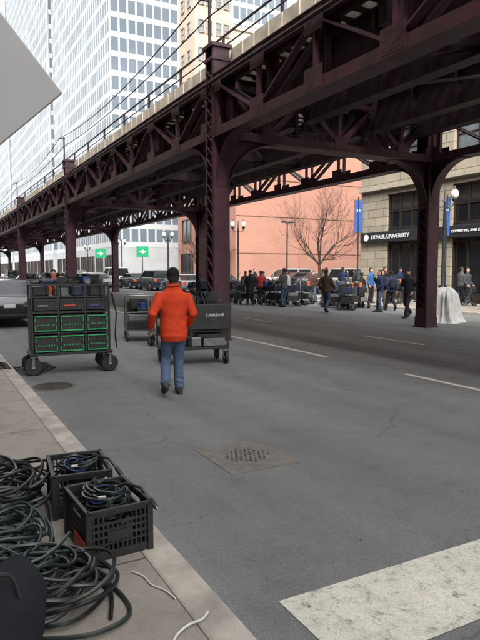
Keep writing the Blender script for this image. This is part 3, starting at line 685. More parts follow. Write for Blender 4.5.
# ------------------------------------------------------------------ cars
def car(color,name,label,loc,rot,kind='sedan',group=None):
    t=thing(name,label,'car' if kind!='van' else 'van',loc,rot,group)
    pm=M('car_paint_'+name+str(len(bpy.data.materials)),color,.15,.2,var=.04,scale=1,spec=.7)
    pm.node_tree.nodes['Principled BSDF'].inputs['Coat Weight'].default_value=.4
    if kind=='sedan':
        top=[(-2.28,.42),(-2.30,.72),(-2.22,.98),(-1.55,1.04),(1.0,.98),(1.95,.84),(2.24,.68),(2.3,.42)]; gb=(-1.85,1.12);gt=(-1.1,.28);zb,zt=1.0,1.43
    elif kind=='suv':
        top=[(-2.25,.45),(-2.30,.8),(-2.24,1.08),(-1.6,1.12),(1.05,1.08),(2.0,1.0),(2.26,.8),(2.3,.45)]; gb=(-2.2,1.2);gt=(-1.95,.45);zb,zt=1.08,1.72
    else:
        top=[(-2.45,.45),(-2.5,.8),(-2.48,1.18),(-1.6,1.2),(1.35,1.15),(2.15,1.0),(2.4,.78),(2.45,.45)]; gb=(-2.44,1.75);gt=(-2.3,.95);zb,zt=1.16,2.0
    out=list(top)
    def arch(cx): return [(cx+.4*math.cos(a),.36+.4*math.sin(a)) for a in [math.pi*k/8 for k in range(9)]]
    out+=[(2.2,.26),(1.82,.26)]+arch(1.42)[:]+[(1.0,.24),(-1.0,.24)]+arch(-1.42)[:]+[(-1.84,.26),(-2.2,.28)]
    b=MB(); b.prism([(x,-.9,z) for x,z in out],(0,1.8,0)); bo=b.part('body',pm,t,bevel=.07,seg=3)
    for p in bo.data.polygons: p.use_smooth=True
    g=MB()
    def ring(x0,x1,w,z): return [V((x0,-w,z)),V((x1,-w,z)),V((x1,w,z)),V((x0,w,z))]
    g.loft([ring(gb[0],gb[1],.82,zb),ring(gt[0],gt[1],.66,zt-.02)],0,False); g.part('windows',glass,t)
    r=MB(); r.loft([ring(gt[0]-.06,gt[1]+.06,.69,zt-.06),ring(gt[0]-.02,gt[1]+.02,.64,zt),ring(gt[0]+.2,gt[1]-.2,.5,zt+.035)],0,True)
    for s in (-1,1):
        for xa,xb in ((gb[0],gt[0]),(gb[1],gt[1]),((gb[0]*.5+gb[1]*.5),(gt[0]*.5+gt[1]*.5))): r.bar((xa,s*.825,zb-.03),(xb,s*.67,zt-.02),.07,.05,0,(0,s,0))
    r.part('roof',pm,t)
    for x in (-1.42,1.42):
        for s in (-1,1):
            w=MB(); w.lathe([(.20,-.1),(.30,-.11),(.335,-.08),(.335,.08),(.30,.11),(.20,.1)],(x,s*.80,.335),'Y',20); wo=w.part('wheel',rubber,t)
            q=MB(); q.lathe([(.21,-.06),(.21,.08)],(x,s*.83,.335),'Y',16); q.lathe([(.05,-.1),(.05,.1)],(x,s*.83,.335),'Y',8)
            for k in range(5):
                a=k*1.2566; q.bar((x,s*.92,.335),(x+.2*math.cos(a),s*.915,.335+.2*math.sin(a)),.03,.05,0,(0,1,0))
            q.part('rim',chrome,wo)
    for s in (-1,1):
        zz=top[2][1]-.2
        q=MB(); q.cbox((2.24,s*.66,top[6][1]+.0),(.14,.34,.14)); q.part('headlight',whitem,t,bevel=.03)
        q=MB(); q.cbox((-2.25,s*.70,zz),(.12,.26,.2)); q.part('taillight',redm,t,bevel=.02)
        q=MB(); q.cbox((gb[1]-.35,s*.98,zb+.02),(.1,.18,.13)); q.part('mirror',pm,t,bevel=.03)
    q=MB(); q.cbox((2.30,0,.52),(.04,.8,.16)); q.part('grille',darkm,t)
    q=MB(); q.cbox((-2.31,0,.68),(.02,.32,.11)); q.part('number_plate',whitem,t)
    q=MB(); q.box((-2.325,-.82,.38),(-2.24,.82,.44)); q.part('bumper_trim',rubber,t)
    q=MB()
    for s in (-1,1):
        for x in (-.95,0.05,1.0): q.box((x,s*.9-.004,.35),(x+.012,s*.9+.004,.96))
    q.box((-2.312,-.62,.60),(-2.296,.62,.606)); q.part('door_seam',darkm,t)
    return t
G='cars parked in the lot'; G2='cars parked along the kerb'
c0=car((.012,.014,.018),'parked_car','dark grey sedan parked at the kerb',(2.18,21.0,0),90,'sedan',G2)
cw=car((.40,.40,.39),'parked_car','white sport utility vehicle parked in the lot',(27.2,33.2,.13),5,'suv',G)
cs=car((.20,.21,.22),'parked_car','silver sedan parked in the lot',(26.9,36.4,.13),2,'sedan',G)
cb=car((.02,.02,.024),'parked_car','black sedan parked in the lot',(27,39.5,.13),-3,'sedan',G)
cr=car((.07,.014,.014),'parked_car','dark red sedan parked in the lot',(33,33.5,.13),3,'sedan',G)
ck=car((.025,.028,.035),'parked_car','dark sport utility vehicle parked at the kerb',(17.45,48.6,0),90,'suv',G2)
dup(cw,(26.9,42.2,.13),184); dup(cs,(33,36.5,.13),181); dup(cw,(33,39.7,.13),0); dup(cb,(33,42.5,.13),0); dup(cs,(39,35,.13),0)
dup(cw,(39,38,.13),180); dup(cs,(39,41,.13),180); dup(cw,(27.3,30.3,.13),0)
vn=car((.40,.40,.40),'parked_van','white van parked at the kerb',(17.4,60.5,0),90,'van',G2)
for i,(s,y,lab) in enumerate(((cb,36.5,'black sedan parked at the kerb'),(cs,42.5,'silver sedan parked at the kerb'),(cb,54.3,'black sedan parked at the kerb'),(cr,66.5,'dark red sedan parked at the kerb'),(cs,72,'silver sedan parked at the kerb'),(ck,78,'dark sport utility vehicle parked at the kerb'),(cb,84,'black sedan parked at the kerb'))):
    q=dup(s,(17.45,y,0),90 if i%2 else 92,lab); q['group']=G2
for i,(s,y,lab) in enumerate(((cb,27,'black sedan parked at the kerb'),(cs,33,'silver sedan parked at the kerb'),(ck,39,'dark sport utility vehicle parked at the kerb'),(cb,45,'black sedan parked at the kerb'),(vn,52,'white van parked at the kerb'))):
    q=dup(s,(2.3,y,0),90,lab); q['group']=G2
for s,x,y,lab in ((cs,8.5,58,'silver sedan driving along the street'),(cr,12,66,'dark red sedan driving along the street'),(cb,11.6,52,'black sedan driving along the street'),(ck,9.2,74,'dark sport utility vehicle driving along the street'),(cs,15.0,58,'silver sedan driving along the street')):
    q=dup(s,(x,y,0),-90,lab); q['group']='cars driving along the street'
# ------------------------------------------------------------------ equipment carts
def caster(parent,x,y,r=.11,w=.05):
    m=MB()
    m.lathe([(r*.6,-w/2),(r*.93,-w/2),(r,-w/4),(r,w/4),(r*.93,w/2),(r*.6,w/2)],(x,y,r),'X',20); wo=m.part('wheel',rubber,parent)
    m=MB(); m.lathe([(r*.58,-w*.4),(r*.58,w*.4)],(x,y,r),'X',14); m.lathe([(r*.2,-w*.75),(r*.2,w*.75)],(x,y,r),'X',10); m.part('hub',hubm,wo)
    m=MB()
    for s in (-1,1): m.bar((x+s*w*.8,y,r),(x+s*w*.8,y,r*2.25),.008,.04,0,(0,1,0))
    m.box((x-w,y-.04,r*2.25),(x+w,y+.04,r*2.25+.01)); m.part('caster_fork',alu,parent)
def topbox(parent,c,d,mat,name='case'):
    m=MB(); m.cbox(c,d,0,R.uniform(-.04,.04)); return m.part(name,mat,parent,bevel=.012)
bk_m=M('dark_blue_case',(.015,.025,.06),.6)
def clutter(parent,x0,x1,y0,y1,z,n,hmax=.2):
    for i in range(n):
        w_=R.uniform(.08,.22); d_=R.uniform(.08,.25); h_=R.uniform(.05,hmax); x=R.uniform(x0+w_/2,x1-w_/2); y=R.uniform(y0+d_/2,y1-d_/2)
        m=MB(); m.cbox((x,y,z+h_/2),(w_,d_,h_),0,R.uniform(-.5,.5)); m.part(R.choice(['case','tool_box','pouch']),R.choice([black,black,alu,bluem,bk_m,rubber,orangem if R.random()<.3 else black]),parent)
ca=thing('equipment_cart','black rolling cart stacked with drawers edged in green labels','equipment cart',(2.17,10.42,0),-4)
W,Dp=1.26,.66
def bigwheel(parent,x,y):
    m=MB(); r=.145; w=.085
    m.lathe([(r*.55,-w/2),(r*.9,-w/2),(r,-w/4),(r,w/4),(r*.9,w/2),(r*.55,w/2)],(x,y,r),'Y',24); wo=m.part('wheel',rubber,parent)
    m=MB(); m.lathe([(r*.53,-w*.42),(r*.53,w*.42)],(x,y,r),'Y',16); m.lathe([(r*.18,-w*.7),(r*.18,w*.7)],(x,y,r),'Y',10); m.part('hub',hubm,wo)
    m=MB()
    for s in (-1,1): m.bar((x,y+s*w*.7,r),(x,y+s*w*.7,r*2.1),.04,.008,0,(0,1,0))
    m.box((x-.04,y-w,r*2.1),(x+.04,y+w,r*2.1+.01)); m.part('caster_fork',alu,parent)
for x in (-W/2+.0,W/2):
    for y in (-Dp/2+.02,Dp/2-.06): bigwheel(ca,x,y)
m=MB(); m.box((-W/2-.05,-Dp/2-.02,.325),(W/2+.05,Dp/2,.37))
for x in (-W/2,-W/6,W/6+.02,W/2):
    for y in (-Dp/2,Dp/2): m.bar((x,y,.37),(x,y,1.50),.035,.035)
for z in (.70,1.04,1.30,1.50):
    m.bar((-W/2,-Dp/2,z),(W/2,-Dp/2,z),.03,.03); m.bar((-W/2,Dp/2,z),(W/2,Dp/2,z),.03,.03); m.bar((-W/2,-Dp/2,z),(-W/2,Dp/2,z),.03,.03); m.bar((W/2,-Dp/2,z),(W/2,Dp/2,z),.03,.03)
m.box((-W/2+.02,-Dp/2+.02,1.05),(W/2-.02,Dp/2-.02,1.07)); m.box((-W/2+.02,-Dp/2+.02,.70),(W/2-.02,Dp/2-.02,.715)); m.box((-W/2+.02,-Dp/2+.02,1.30),(W/2-.02,Dp/2-.02,1.312))
m.box((-W/2-.02,-Dp/2+.02,.37),(-W/2,Dp/2-.02,1.28))
m.part('frame',black,ca,bevel=.004,seg=1)
cols=[(-W/2+.03,-W/6-.02),(-W/6+.025,W/6-.005),(W/6+.045,W/2-.03)]
for ci,(x0,x1) in enumerate(cols):
    for ri,(z0,z1) in enumerate(((.385,.665),(.73,1.0),(1.085,1.275))):
        m=MB(); dj=R.uniform(-.012,.004); m.box((x0,-Dp/2-.01,z0),(x1,Dp/2-.04,z1)); m.box((x0-.005,-Dp/2-.028,z1-.035),(x1+.005,-Dp/2-.012,z1))
        for k in range(5):
            xx=x0+(x1-x0)*(k+.5)/5; m.box((xx-.006,-Dp/2-.022,z0+.02),(xx+.006,-Dp/2-.012,z1-.05))
        do=m.part('drawer',black,ca); do.location=(0,dj,0)
        if ri<2:
            l=MB()
            l.box((x0+.01,-Dp/2-.034,z1-.028),(x1-.01,-Dp/2-.030,z1-.012))
            l.box((x0+.01,-Dp/2-.028,z0+.006),(x1-.01,-Dp/2-.024,z0+.024))
            for k in range(7):
                xx=x0+.05+(x1-x0-.12)*k/6; l.box((xx,-Dp/2-.028,z0+.10),(xx+.018,-Dp/2-.024,z0+.10+R.choice([.015,.02,.025])))
            for xx in (x0+.008,x1-.022): l.box((xx,-Dp/2-.028,z0+.03),(xx+.013,-Dp/2-.024,z0+.10)); l.box((xx,-Dp/2-.028,z1-.11),(xx+.013,-Dp/2-.024,z1-.05))
            l.part('label',greenl,do)
        else:
            l=MB(); l.box((x0+.06,-Dp/2-.034,z0+.06),(x1-.14,-Dp/2-.028,z0+.09)); l.part('label',[alu,redm,bluem][ci],do)
topbox(ca,(-.46,-.05,1.40),(.26,.4,.15),black); topbox(ca,(-.14,-.12,1.38),(.22,.3,.13),alu); topbox(ca,(.12,-.1,1.40),(.2,.3,.16),bk_m)
topbox(ca,(-.34,-.1,1.56),(.26,.3,.06),bk_m,'folded_cloth'); topbox(ca,(.46,-.05,1.41),(.26,.45,.19),black); topbox(ca,(-.02,.05,1.55),(.16,.2,.08),orangem,'tool_box'); topbox(ca,(.42,0,1.56),(.28,.3,.10),black)
clutter(ca,-.6,.6,-.3,.3,1.52,14,.15)
for k in range(5):
    m=MB(); x=-.5+k*.22; m.tube([(x,-.2,1.52),(x+.04,-.3,1.58),(x+.10,-.34,1.5),(x+.12,-.36,1.34-.05*(k%3))],.010,6); m.part('cable',cablem,ca)
for k in range(2):
    m=MB(); m.tube([(W/2+.06+.02*k,-Dp/2+.1,1.35),(W/2+.14,-Dp/2+.05,1.0),(W/2+.10,-Dp/2,.6),(W/2+.12,-Dp/2-.02,.4+.1*k)],.012,6); m.part('cable',cablem,ca)
cb_=thing('equipment_cart','black flat cart with lettered side panel and metal cases','equipment cart',(4.42,10.25,0),-10)
W,Dp=1.26,.72
for x in (-W/2+.08,W/2-.06):
    for y in (-Dp/2+.03,Dp/2-.05): caster(cb_,x,y,.12,.06)
m=MB(); m.box((-W/2,-Dp/2,.28),(W/2,Dp/2,.33)); m.box((-.1,-Dp/2+.02,.60),(W/2,Dp/2,.63))
for x in (-.1,W/2-.02):
    for y in (-Dp/2+.02,Dp/2-.02): m.bar((x,y,.33),(x,y,1.12),.04,.04)
for y in (-Dp/2+.05,Dp/2-.05): m.bar((-W/2+.02,y,.33),(-W/2+.02,y,1.05),.03,.03)
m.bar((-W/2+.02,-Dp/2+.05,1.05),(-W/2+.02,Dp/2-.05,1.05),.03,.03); m.bar((-W/2+.02,-Dp/2+.05,.7),(-W/2+.02,Dp/2-.05,.7),.03,.03)
m.part('frame',black,cb_,bevel=.004,seg=1)
m=MB(); m.box((-.14,-Dp/2-.03,.66),(W/2+.03,-Dp/2+.0,1.12)); pn=m.part('side_panel',black,cb_,bevel=.008)
text('lettering','CINELEASE',.072,signw,pn,(.345,-Dp/2-.036,.92),(90,0,0),.003)
topbox(cb_,(.25,0,.94),(.66,.62,.30),black); topbox(cb_,(.12,.05,1.17),(.3,.4,.16),black,'soft_bag'); topbox(cb_,(.42,.05,1.14),(.26,.4,.1),black)
topbox(cb_,(.35,-.05,.41),(.42,.5,.15),alu); topbox(cb_,(-.02,-.05,.42),(.24,.5,.17),chrome); topbox(cb_,(-.38,-.02,.43),(.36,.5,.19),alu); topbox(cb_,(-.38,-.02,.6),(.34,.48,.13),black); topbox(cb_,(.3,-.05,.53),(.5,.5,.08),black)
topbox(cb_,(-.36,.0,.76),(.30,.4,.16),alu)
clutter(cb_,0,.6,-.3,.3,1.18,10,.18)
for i in range(6):
    m=MB(); y=-.25+i*.08; m.tube([(.12+R.uniform(-.1,.1),y,1.1),(.1,y,1.28+R.uniform(0,.08)),(.16+R.uniform(0,.1),y,1.29),(.25,y,1.12)],.025,7); m.part('cable',cablem,cb_)
def tubecart(loc,rot,label,group=None,s=1):
    t=thing('hand_cart',label,'cart',loc,rot,group,s)
    for x in (-.32,.32):
        for y in (-.4,.4): caster(t,x,y,.10,.05)
    m=MB(); m.box((-.36,-.48,.26),(.36,.48,.29))
    for y in (-.46,.46):
        m.tube([(-.33,y,.29),(-.33,y,1.05),(-.27,y,1.13),(.27,y,1.13),(.33,y,1.05),(.33,y,.29)],.015,8)
        m.tube([(-.33,y,.72),(.33,y,.72)],.011,8)
    m.part('frame',chrome,t)
    topbox(t,(-.02,-.1,.40),(.6,.6,.21),black); topbox(t,(.0,-.12,.58),(.55,.5,.14),alu); topbox(t,(-.1,.2,.74),(.35,.3,.17),black); topbox(t,(.1,-.15,.73),(.3,.3,.14),black)
    clutter(t,-.3,.3,-.4,.4,.80,12,.26)
    return t
tubecart((4.72,14.3,0),-14,'chrome tube-framed hand cart loaded with cases')
tubecart((4.95,12.6,0),16,'chrome tube-framed hand cart with grey case')
g3='loaded equipment carts in the road'
q=tubecart((15.6,24.2,0),70,'tube-framed cart loaded with black cases',g3)
for (x,y,r_) in ((16.8,22.3,30),(17.6,27.6,100),(13.9,27.8,15),(18.0,22.6,-20),(16.9,31.5,50),(14.4,33.0,10),(19.4,27.0,80)): dup(q,(x,y,0 if x<18.6 else .12),r_)
def gearcart(loc,rot,label):
    t=thing('equipment_cart',label,'equipment cart',loc,rot,g3)
    for x in (-.5,.5):
        for y in (-.3,.3): caster(t,x,y,.12,.06)
    m=MB()
    for z in (.3,.72): m.box((-.55,-.33,z),(.55,.33,z+.03))
    for x in (-.53,.53):
        for y in (-.31,.31): m.bar((x,y,.3),(x,y,.98),.03,.03)
    m.tube([(-.53,-.31,.98),(-.60,-.31,1.1),(-.60,.31,1.1),(-.53,.31,.98)],.014,6)
    m.part('frame',black,t)
    topbox(t,(-.2,0,.45),(.5,.5,.24),black); topbox(t,(.3,0,.42),(.34,.5,.18),alu); topbox(t,(-.25,0,.87),(.45,.5,.24),bk_m); topbox(t,(.25,0,.85),(.4,.5,.2),black)
    clutter(t,-.5,.5,-.3,.3,.97,9,.28)
    for k in range(3):
        m=MB(); x=R.uniform(-.4,.4); m.tube([(x,0,.9),(x+R.uniform(-.2,.2),R.uniform(-.1,.1),1.2+R.uniform(.1,.5))],.013,6); m.part('stand_pole',chrome,t)
    return t
a=gearcart((16.4,20.8,0),50,'black shelf cart stacked with dark cases and stands')
b_=gearcart((17.5,25.9,0),-30,'black shelf cart heaped with bags and stands')
for i,(x,y,r_) in enumerate(((15.0,29.0,80),(18.1,30.5,10),(17.4,21.4,-15),(18.1,24.2,70),(16.2,26.4,20),(15.9,31.0,-40),(13.6,29.6,60),(17.9,33.0,25),(20.3,22.0,40),(14.6,26.6,-10),(16.9,24.9,35),(14.6,30.2,-25),(16.6,28.6,15),(15.2,25.2,100),(17.7,23.3,130))): dup(b_ if i%2 else a,(x,y,0 if x<18.6 else .12),r_)
ch=thing('folding_chair','black folding chair on the pavement','chair',(22.2,20.6,.12),-80,'folding chairs on the pavement')
m=MB(); m.box((-.22,-.2,.44),(.22,.2,.47)); m.part('seat',black,ch)
m=MB(); m.box((-.22,-.22,.68),(.22,-.19,.9)); m.part('backrest',black,ch)
for s in (-1,1):
    m=MB(); m.tube([(s*.23,.2,0),(s*.23,-.2,.9)],.012,6); m.part('leg',chrome,ch); m=MB(); m.tube([(s*.21,-.22,0),(s*.21,.18,.44)],.012,6); m.part('leg',chrome,ch)
for (x,y,r_) in ((22.5,19.6,-100),(21.6,18.6,30),(22.6,17.4,-70)): dup(ch,(x,y,.12),r_)
tp=thing('tarp_bundle','white plastic sheet draped over upright equipment','tarp',(15.45,14.3,0),20)
m=MB(); rings=[]
for z,r_ in ((0,.54),(.04,.50),(.15,.44),(.3,.40),(.6,.36),(.85,.34),(.98,.31),(1.08,.22),(1.13,.10)):
    ring=[]
    for k in range(64):
        a_=2*math.pi*k/64; rr=r_*(1+.12*math.sin(a_*5+z*2)*(1-z*.4)+.07*math.sin(a_*13+1+z*3)+.03*math.sin(a_*23)); sq=1+.10*abs(math.sin(2*a_))
        ring.append(V((rr*sq*math.cos(a_)*1.15+.08*z,rr*sq*math.sin(a_),z+ (.06*math.sin(a_*3+1) if z>.8 else 0))))
    rings.append(ring)
m.loft(rings); m.part('sheet',tarp,tp)
# ------------------------------------------------------------------ crates with cables
def crate(loc,rot,label,L=.46,Wd=.36,H=.29,red=False):
    t=thing('plastic_crate',label,'crate',loc,rot,'black plastic crates full of cables')
    m=MB(); a,b=Wd/2,L/2; th=.012
    m.box((-a,-b,0),(a,b,.012))
    for (z0,z1) in ((0,.05),(.085,.095),(.125,.137),(.165,.175),(.20,.212),(H-.035,H)):
        for s in (-1,1):
            m.box((-a,s*b-th/2,z0),(a,s*b+th/2,z1)); m.box((s*a-th/2,-b,z0),(s*a+th/2,b,z1))
    for s in (-1,1):
        n=13
        for k in range(n+1):
            x=-a+Wd*k/n; zt=H-.03 if not(4<=k<=9) else .21
            m.box((x-.005,s*b-.005,.05),(x+.005,s*b+.005,zt))
        m.box((-.07,s*b-.0065,.10),(.07,s*b+.0065,.16))
        n=17
        for k in range(n+1):
            y=-b+L*k/n; zt=H-.03 if not(6<=k<=11) else .21
            m.box((s*a-.005,y-.005,.05),(s*a+.005,y+.005,zt))
        for s3 in (-1,1): m.box((s*a-.016,s3*b-.016,.0),(s*a+.016,s3*b+.016,H))
    for s in (-1,1):
        m.box((-a-.012,s*(b+.006)-.01,H-.012),(a+.012,s*(b+.006)+.01,H+.004)); m.box((s*(a+.006)-.01,-b-.01,H-.012),(s*(a+.006)+.01,b+.01,H+.004))
    m.part('lattice',black,t)
    if red:
        m=MB(); m.box((-a-.022,-b+.01,.015),(-a-.018,-b+.22,.115)); m.part('red_sticker',redm,t)
    return t
def squiggle(cx,cy,rx,ry,z0,dz,seed,turns):
    r=random.Random(seed); pts=[]; N=turns*18; ph=r.uniform(0,6)
    for i in range(N):
        a=2*math.pi*i/18+ph; k=i/N
        f=1+.18*math.sin(a*.37+seed)+.08*math.sin(a*1.7+seed*2); ox=.03*math.sin(a*.21+seed); oy=.03*math.cos(a*.17+seed)
        pts.append((cx+ox+rx*f*math.cos(a),cy+oy+ry*f*math.sin(a),z0+dz*k+.02*math.sin(a*.9+seed)))
    return pts
crate((.91,3.42,.12),3,'black lattice crate full of coiled cables on the pavement',red=True)
crate((.89,4.08,.12),-6,'black lattice crate with cables behind another crate')
for i,(cx,cy,sd,lab) in enumerate(((.91,3.45,3,'black cables coiled inside the front crate'),(.89,4.08,8,'black cables coiled inside the rear crate'))):
    t=thing('cable_bundle',lab,'cable',(cx,cy,.12),0)
    for s in range(3):
        m=MB(); m.tube(squiggle(R.uniform(-.02,.02),R.uniform(-.03,.03),.11-.012*s,.155-.02*s,.07+.055*s,.12,sd+s,6),.0105,6); m.part('loop',cablem,t)
    m=MB(); m.tube(squiggle(.0,.0,.105,.14,.25,.06,sd+9,4),.009,6); m.part('loop',cablem,t)
    m=MB(); m.tube(squiggle(.01,.02,.11,.15,.27,.05,sd+15,3),.008,6); m.part('loop',cableg,t)
    m=MB(); m.tube(squiggle(.0,-.03,.07,.09,.28,.02,sd+12,2),.0045,6); m.part('loop',cableb,t)
    m=MB(); m.tube([(.05,.05,.28),(.12,-.02,.33),(.19,-.1,.32),(.235,-.17,.25)],.010,7); m.part('tail',cablem,t)
    for p_,q_,r_,mt in (((.225,-.16,.265),(.25,-.20,.22),.015,rubber),((.25,-.20,.22),(.256,-.209,.21),.011,chrome),((-.02,.1,.31),(.03,.12,.325),.013,rubber),((.03,.12,.325),(.045,.126,.33),.010,chrome),((-.07,-.12,.31),(-.035,-.14,.315),.009,whitem),((.06,.0,.31),(.03,-.03,.33),.012,rubber),((-.05,.04,.32),(-.08,.07,.32),.012,rubber)):
        m=MB(); m.cyl(p_,q_,r_,n=10); m.part('plug',mt,t)
def coil(loc,rx,ry,turns,h,seed,r=.011,mat=cablem,label='thick black cable coil heaped on the pavement'):
    t=thing('cable_coil',label,'cable',loc,0,'coiled cables on the pavement')
    m=MB(); pts=[]; ph=R.uniform(0,6); N=36
    for i in range(turns*N):
        s=i/N; a=2*math.pi*i/N; f=1-.10*(1.6+2*math.sin(s*1.9+seed)); ox=.075*math.sin(s*1.3+seed*2); oy=.075*math.cos(s*1.7+seed)
        k=1+.09*math.sin(2*a+ph+s*.8)+.06*math.sin(3*a+ph*2+s*1.7)
        pts.append((ox+rx*f*k*math.cos(a),oy+ry*f*k*math.sin(a),r+h*s/turns+.022*math.sin(a*2+ph+s*1.1)+.014*math.sin(a*3+s)+.03))
    m.tube(pts,r,7); m.part('loop',mat,t)
    return t
def smooth(p,n=6):
    p=[V(x) for x in p]; o=[]
    for i in range(len(p)-1):
        a=p[max(i-1,0)];b=p[i];c=p[i+1];d=p[min(i+2,len(p)-1)]
        for k in range(n):
            t=k/n; o.append(.5*((2*b)+(c-a)*t+(2*a-5*b+4*c-d)*t*t+(3*b-a-3*c+d)*t**3))
    o.append(p[-1]); return o
coil((.42,4.30,.12),.27,.34,18,.22,1,.0115)
coil((.26,3.55,.12),.27,.26,14,.16,2,.011,cableg,'dark green-black cable coil heaped on the pavement')
coil((.48,2.95,.12),.27,.22,14,.13,3,.011)
coil((.20,3.05,.12),.26,.26,12,.15,4,.011,cableg,'dark green-black cable coil beside a bag')
coil((.36,3.25,.12),.22,.20,6,.17,6,.009,cableg,'thin dark green cable coil lying across other coils')
def cable(pts,r,mat,label):
    t=thing('loose_cable',label,'cable',(0,0,0)); m=MB(); m.tube(smooth(pts,8),r,7); m.part('cord',mat,t); return t
z=.12+.014
cable([(.1,4.9,z),(.5,4.75,z),(.8,4.6,z+.02),(.90,4.45,z+.2),(.91,4.2,z+.3)],.010,cablem,'black cable running from the pavement into a crate')
cable([(-.2,5.0,z),(.2,5.1,z),(.55,5.0,z),(.85,4.8,z),(1.0,4.55,z),(.98,4.4,z)],.010,cableg,'dark green cable running behind the crates')
cable([(-.2,4.6,z),(.3,4.85,z),(.62,4.6,z),(.68,4.2,z),(.64,3.8,z),(.60,3.4,z),(.66,3.1,z),(.76,2.85,z),(.70,2.6,z)],.011,cablem,'black cable snaking along the pavement')
cable([(.35,2.6,z),(.6,2.50,z+.01),(.80,2.62,z),(.74,3.0,z),(.5,3.2,z+.03),(.2,3.2,z+.1)],.011,cableg,'dark green cable loop on the pavement')
cable([(.30,2.72,z),(.5,2.62,z+.02),(.68,2.75,z),(.78,2.95,z),(.70,3.15,z),(.55,3.1,z+.05)],.010,cablem,'black cable loop lying over other cables')
cable([(.2,3.9,z+.02),(.5,3.85,z+.02),(.62,3.6,z),(.55,3.3,z+.05),(.62,3.0,z+.08),(.5,2.8,z+.1)],.009,cablem,'thin black cable tangled across the coils')
cable([(.80,2.18,z),(.86,2.25,z),(.92,2.33,z),(1.0,2.38,z),(1.07,2.39,z),(1.12,2.43,z)],.006,whitem,'thin white cord lying on the pavement near the kerb')
cable([(1.03,2.62,z-.006),(1.01,2.72,z-.006),(.97,2.80,z-.006),(.96,2.90,z-.006),(.92,2.98,z-.006)],.004,whitem,'thin pale cord lying on the pavement beyond another cord')
cable([(.2,5.2,z),(.5,5.15,z),(.72,4.95,z),(.80,4.6,z),(.76,4.4,z)],.009,cablem,'thin black cable on the pavement')
cable([(.1,5.7,z),(.35,5.55,z),(.55,5.3,z),(.6,5.0,z),(.5,4.7,z+.05)],.010,cablem,'black cable trailing along the pavement')
for i in range(5):
    o_=i*.17+.2
    cable([(-.3,9.7+o_*2,z),(.3,9.9+o_*1.5,z),(.7,9.8+o_,z),(1.0,10.1+o_,z),(1.16,10.1+o_*.9,z),(1.31,10.15+o_,.03),(1.6,10.0+o_*1.3,.02),(1.9,10.5+o_,.02),(2.0,10.8,.02)],.014,cablem,'black cable crossing the kerb towards a cart')
coil((.72,10.9,.12),.26,.38,8,.12,8,.013,cablem,'black cable coil at the kerb by a cart')
lf=M('dry_leaf',(.12,.085,.05),.8,var=.4)
for i in range(20):
    x=R.choice([R.uniform(.5,1.2),R.uniform(1.26,1.7),R.uniform(1.3,4)]); y=R.uniform(2.4,9); zz=.124 if x<KL else .005
    m=MB(); a_=R.uniform(0,6); s=R.uniform(.006,.012); m.add([(s*1.5*math.cos(a_),s*1.5*math.sin(a_),.002),(-s*math.sin(a_),s*math.cos(a_),.008),(-s*1.5*math.cos(a_),-s*1.5*math.sin(a_),.002),(s*math.sin(a_),-s*math.cos(a_),.006)],[(0,1,2,3)])
    o=m.part('fallen_leaf',lf,None,(x,y,zz)); o['label']='small dry leaf lying on the ground'; o['category']='leaf'; o['group']='dry leaves and litter on the ground'
bgp=thing('duffel_bag','black fabric bag slumped on the pavement','bag',(.10,2.50,.12),25)
m=MB()
m.loft([ering((.02*k,0,z_),rx,ry,36) for k,(z_,rx,ry) in enumerate(((0,.20,.17),(.03,.25,.215),(.08,.256,.22),(.14,.255,.22),(.2,.245,.21),(.25,.225,.19),(.29,.2,.17),(.33,.17,.14),(.38,.09,.07)))]); bo=m.part('shell',CM((.010,.011,.014)),bgp); fold(bo,.035,6)
m=MB(); m.tube(smooth([(-.12,-.17,.2),(-.12,-.13,.40),(.1,-.13,.42),(.14,-.17,.2)]),.010,7); m.part('strap',rubber,bgp)
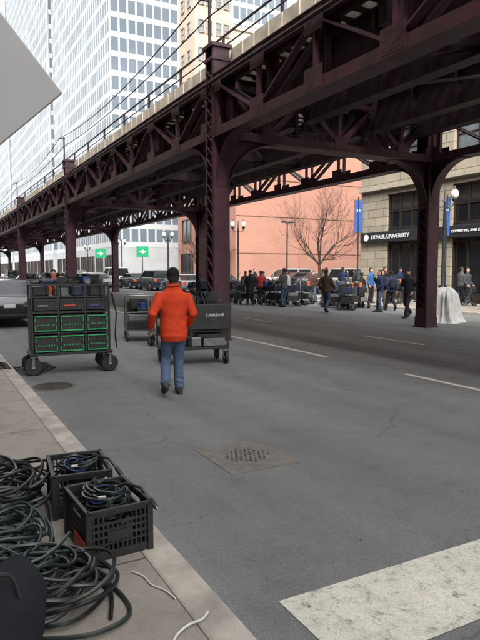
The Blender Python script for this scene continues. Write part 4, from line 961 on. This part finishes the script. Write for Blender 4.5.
rb=thing('reflector_board','pale grey rectangular flag board tilted on a light stand','board',(.07,3.46,.12))
m=MB(); m.cyl((0,0.05,.0),(0,.05,2.7),.018,n=10)
for k in range(3):
    a_=k*2.09+2.6; m.tube([(0,.05,.55),(.4*math.cos(a_),.05+.4*math.sin(a_),.02)],.012,8)
m.part('stand',chrome,rb)
rt=V((.883,-.469,0)); up=V((0,0,1)); nn=V((.469,.883,0))
cor=V((.58,-.31,2.53)); e1=(-.608*rt+.794*up); e2=(-.785*rt-.62*up)
p=[cor,cor+e1*1.0,cor+e1*1.0+e2*.9,cor+e2*.9]
m=MB(); m.prism(p,nn*.02); m.part('panel',greysign,rb,bevel=.004)
# ------------------------------------------------------------------ world, light, camera
w=bpy.data.worlds.new('World'); sc.world=w; w.use_nodes=True; n=w.node_tree.nodes; l=w.node_tree.links
S=V((-.35,-.62,.75)).normalized()
sky=n.new('ShaderNodeTexSky'); sky.sky_type='NISHITA'; sky.sun_disc=False; sky.sun_elevation=math.asin(S.z); sky.sun_rotation=math.atan2(S.x,S.y)
sky.dust_density=4; sky.air_density=1.2
hs=n.new('ShaderNodeHueSaturation'); hs.inputs['Saturation'].default_value=.12; hs.inputs['Value'].default_value=4.5
l.new(sky.outputs[0],hs.inputs['Color']); l.new(hs.outputs[0],n['Background'].inputs['Color']); n['Background'].inputs['Strength'].default_value=.15
sl=bpy.data.lights.new('sun','SUN'); sl.energy=2.4; sl.angle=math.radians(12); sl.color=(1,.93,.84); so=bpy.data.objects.new('sun',sl); COL.objects.link(so)
so.rotation_euler=(-S).to_track_quat('-Z','Y').to_euler()
cam=bpy.data.cameras.new('camera'); co=bpy.data.objects.new('camera',cam); COL.objects.link(co); sc.camera=co
cam.sensor_fit='VERTICAL'; cam.sensor_height=24; cam.lens=24*590/640; cam.clip_end=5000; cam.clip_start=.05
co.location=(0,0,1.75); co.rotation_euler=(math.radians(90-4.84),0,math.radians(-28))
sc.view_settings.view_transform='Standard'; sc.view_settings.look='None'; sc.view_settings.exposure=0
